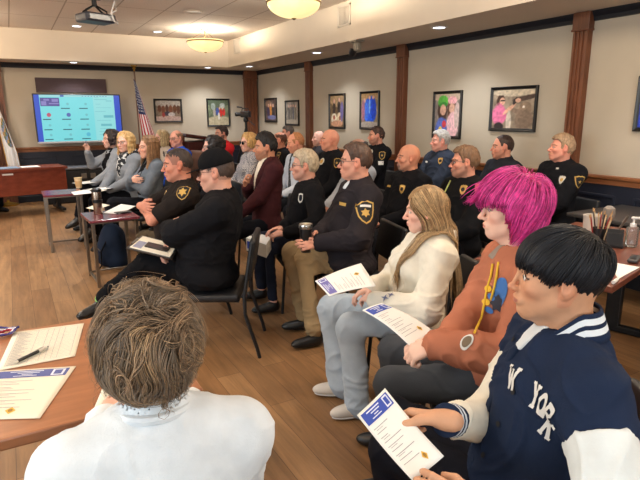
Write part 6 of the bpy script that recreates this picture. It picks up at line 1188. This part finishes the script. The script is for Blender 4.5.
tb2 = empty('tissue_tub', on(592, 232), 0, 'white tub behind the pens', 'tub'); MB().lathe([(.05, 0), (.06, .01), (.066, .11), (.068, .12), (.06, .12), (.05, .02), (0, .02)]).build('tub_wall', mat('tub_cream', (210, 200, 188), .6), tb2, smooth=True)
og = empty('desk_organizer', on(614, 246), .5, 'black desk organiser with upright files', 'organiser'); MB().box((0, 0, .01), (.12, .1, .02), .003).build('base', M_PLASTIC, og)
for k, (x, h_, tl) in enumerate(((-.045, .08, .25), (-.015, .1, .3), (.015, .09, .15), (.045, .085, .0))): MB().box((x, 0, h_/2+.01), (.012, .09, h_), .002, Matrix.Rotation(tl, 3, 'Y')).build('divider', M_PLASTIC, og)
ru = empty('ruler', on(611, 241), 0, 'grey straight edge leaning out of the desk organiser', 'ruler'); MB().box((.075, 0, .075), (.022, .004, .22), .001, Matrix.Rotation(.85, 3, 'Y')).build('blade', mat('ruler_grey', (110, 102, 96), .4, metal=.4), ru)
sb = empty('soap_bottle', on(630.5, 247), -.6, 'clear pump bottle of hand sanitiser', 'bottle'); BOT = mat('clear_bottle', (226, 228, 226), .08, trans=.85)
MB().box((0, 0, .065), (.07, .05, .13), .018, seg=3).build('bottle_body', BOT, sb, smooth=True); MB().lathe([(.018, .13), (.018, .148), (.01, .15), (.006, .152), (.006, .175), (0, .175)]).build('collar', M_WHITE, sb, smooth=True); MB().box((.012, 0, .182), (.055, .018, .014), .005).build('pump', M_WHITE, sb); MB().tube([(.038, 0, .182), (.05, 0, .176), (.052, 0, .165)], .005, 8).build('nozzle', M_WHITE, sb)
sheet('note_card', flat([(612, 268), (617, 263), (640, 267), (618, 279)], .743), 'white card on the table beside the boy', agenda=False); o = empty('note_pad', on(634, 260, .745), .4, 'dark remote lying by the white card', 'remote'); MB().box((0, 0, .008), (.15, .05, .016), .006).build('body', mat('remote_grey', (70, 66, 66), .5), o); MB().box((0, 0, .0175), (.1, .03, .003), .001).build('buttons', M_PLASTIC, o)
mk_ = empty('marker', on(615, 281, .752), .3, 'small white marker at the edge of the brown table', 'marker'); MB().tube([(-.03, 0, 0), (.02, 0, 0)], .009, 10).build('barrel', M_WHITE, mk_, smooth=True); MB().tube([(.02, 0, 0), (.04, 0, 0)], .008, 10).build('cap', M_WHITE, mk_, smooth=True)
st = sheet('red_folder', flat([(471, 264), (490, 257), (500, 268), (480, 276)], .55), 'reddish folder on the empty chair seat beside the pink-haired teenager', agenda=False, m=mat('folder_red', (128, 80, 66), .6), cat='folder')
# ------------------------------------------------------------------ ambient, added fill lights and exposure
w = bpy.data.worlds.new('room_air'); SC.world = w; w.use_nodes = True; w.node_tree.nodes['Background'].inputs[0].default_value = (.8, .9, 1, 1); w.node_tree.nodes['Background'].inputs[1].default_value = .05
def area(loc, rot, sx, sy, e, c, name):
    d = bpy.data.lights.new(name, 'AREA'); d.shape = 'RECTANGLE'; d.size = sx; d.size_y = sy; d.energy = e; d.color = c; o = bpy.data.objects.new(name, d); COL.objects.link(o); o.location = loc; o.rotation_euler = rot
area((-4.1, 2.0, 1.6), (0, -PI/2, 0), 1.4, 5., 150, (.76, .9, 1.), 'cool_fill_light')  # cool fill added from the left, no window built here
area((.6, -3.1, 1.7), (PI/2, 0, 0), 3.4, 1.3, 70, (.76, .9, 1.), 'cool_fill_light')  # second cool fill, added behind the camera to brighten the white sweatshirt
vs = SC.view_settings; SC.display_settings.display_device = 'sRGB'; vs.view_transform = 'Standard'; vs.look = 'None'; vs.gamma = 1; vs.use_curve_mapping = False; vs.exposure = .26
SC.cycles.use_denoising = True; SC.cycles.max_bounces = 6; SC.cycles.diffuse_bounces = 3; SC.cycles.glossy_bounces = 3; SC.cycles.transmission_bounces = 4; SC.cycles.transparent_max_bounces = 6; SC.cycles.caustics_reflective = False; SC.cycles.caustics_refractive = False; SC.cycles.sample_clamp_indirect = 4
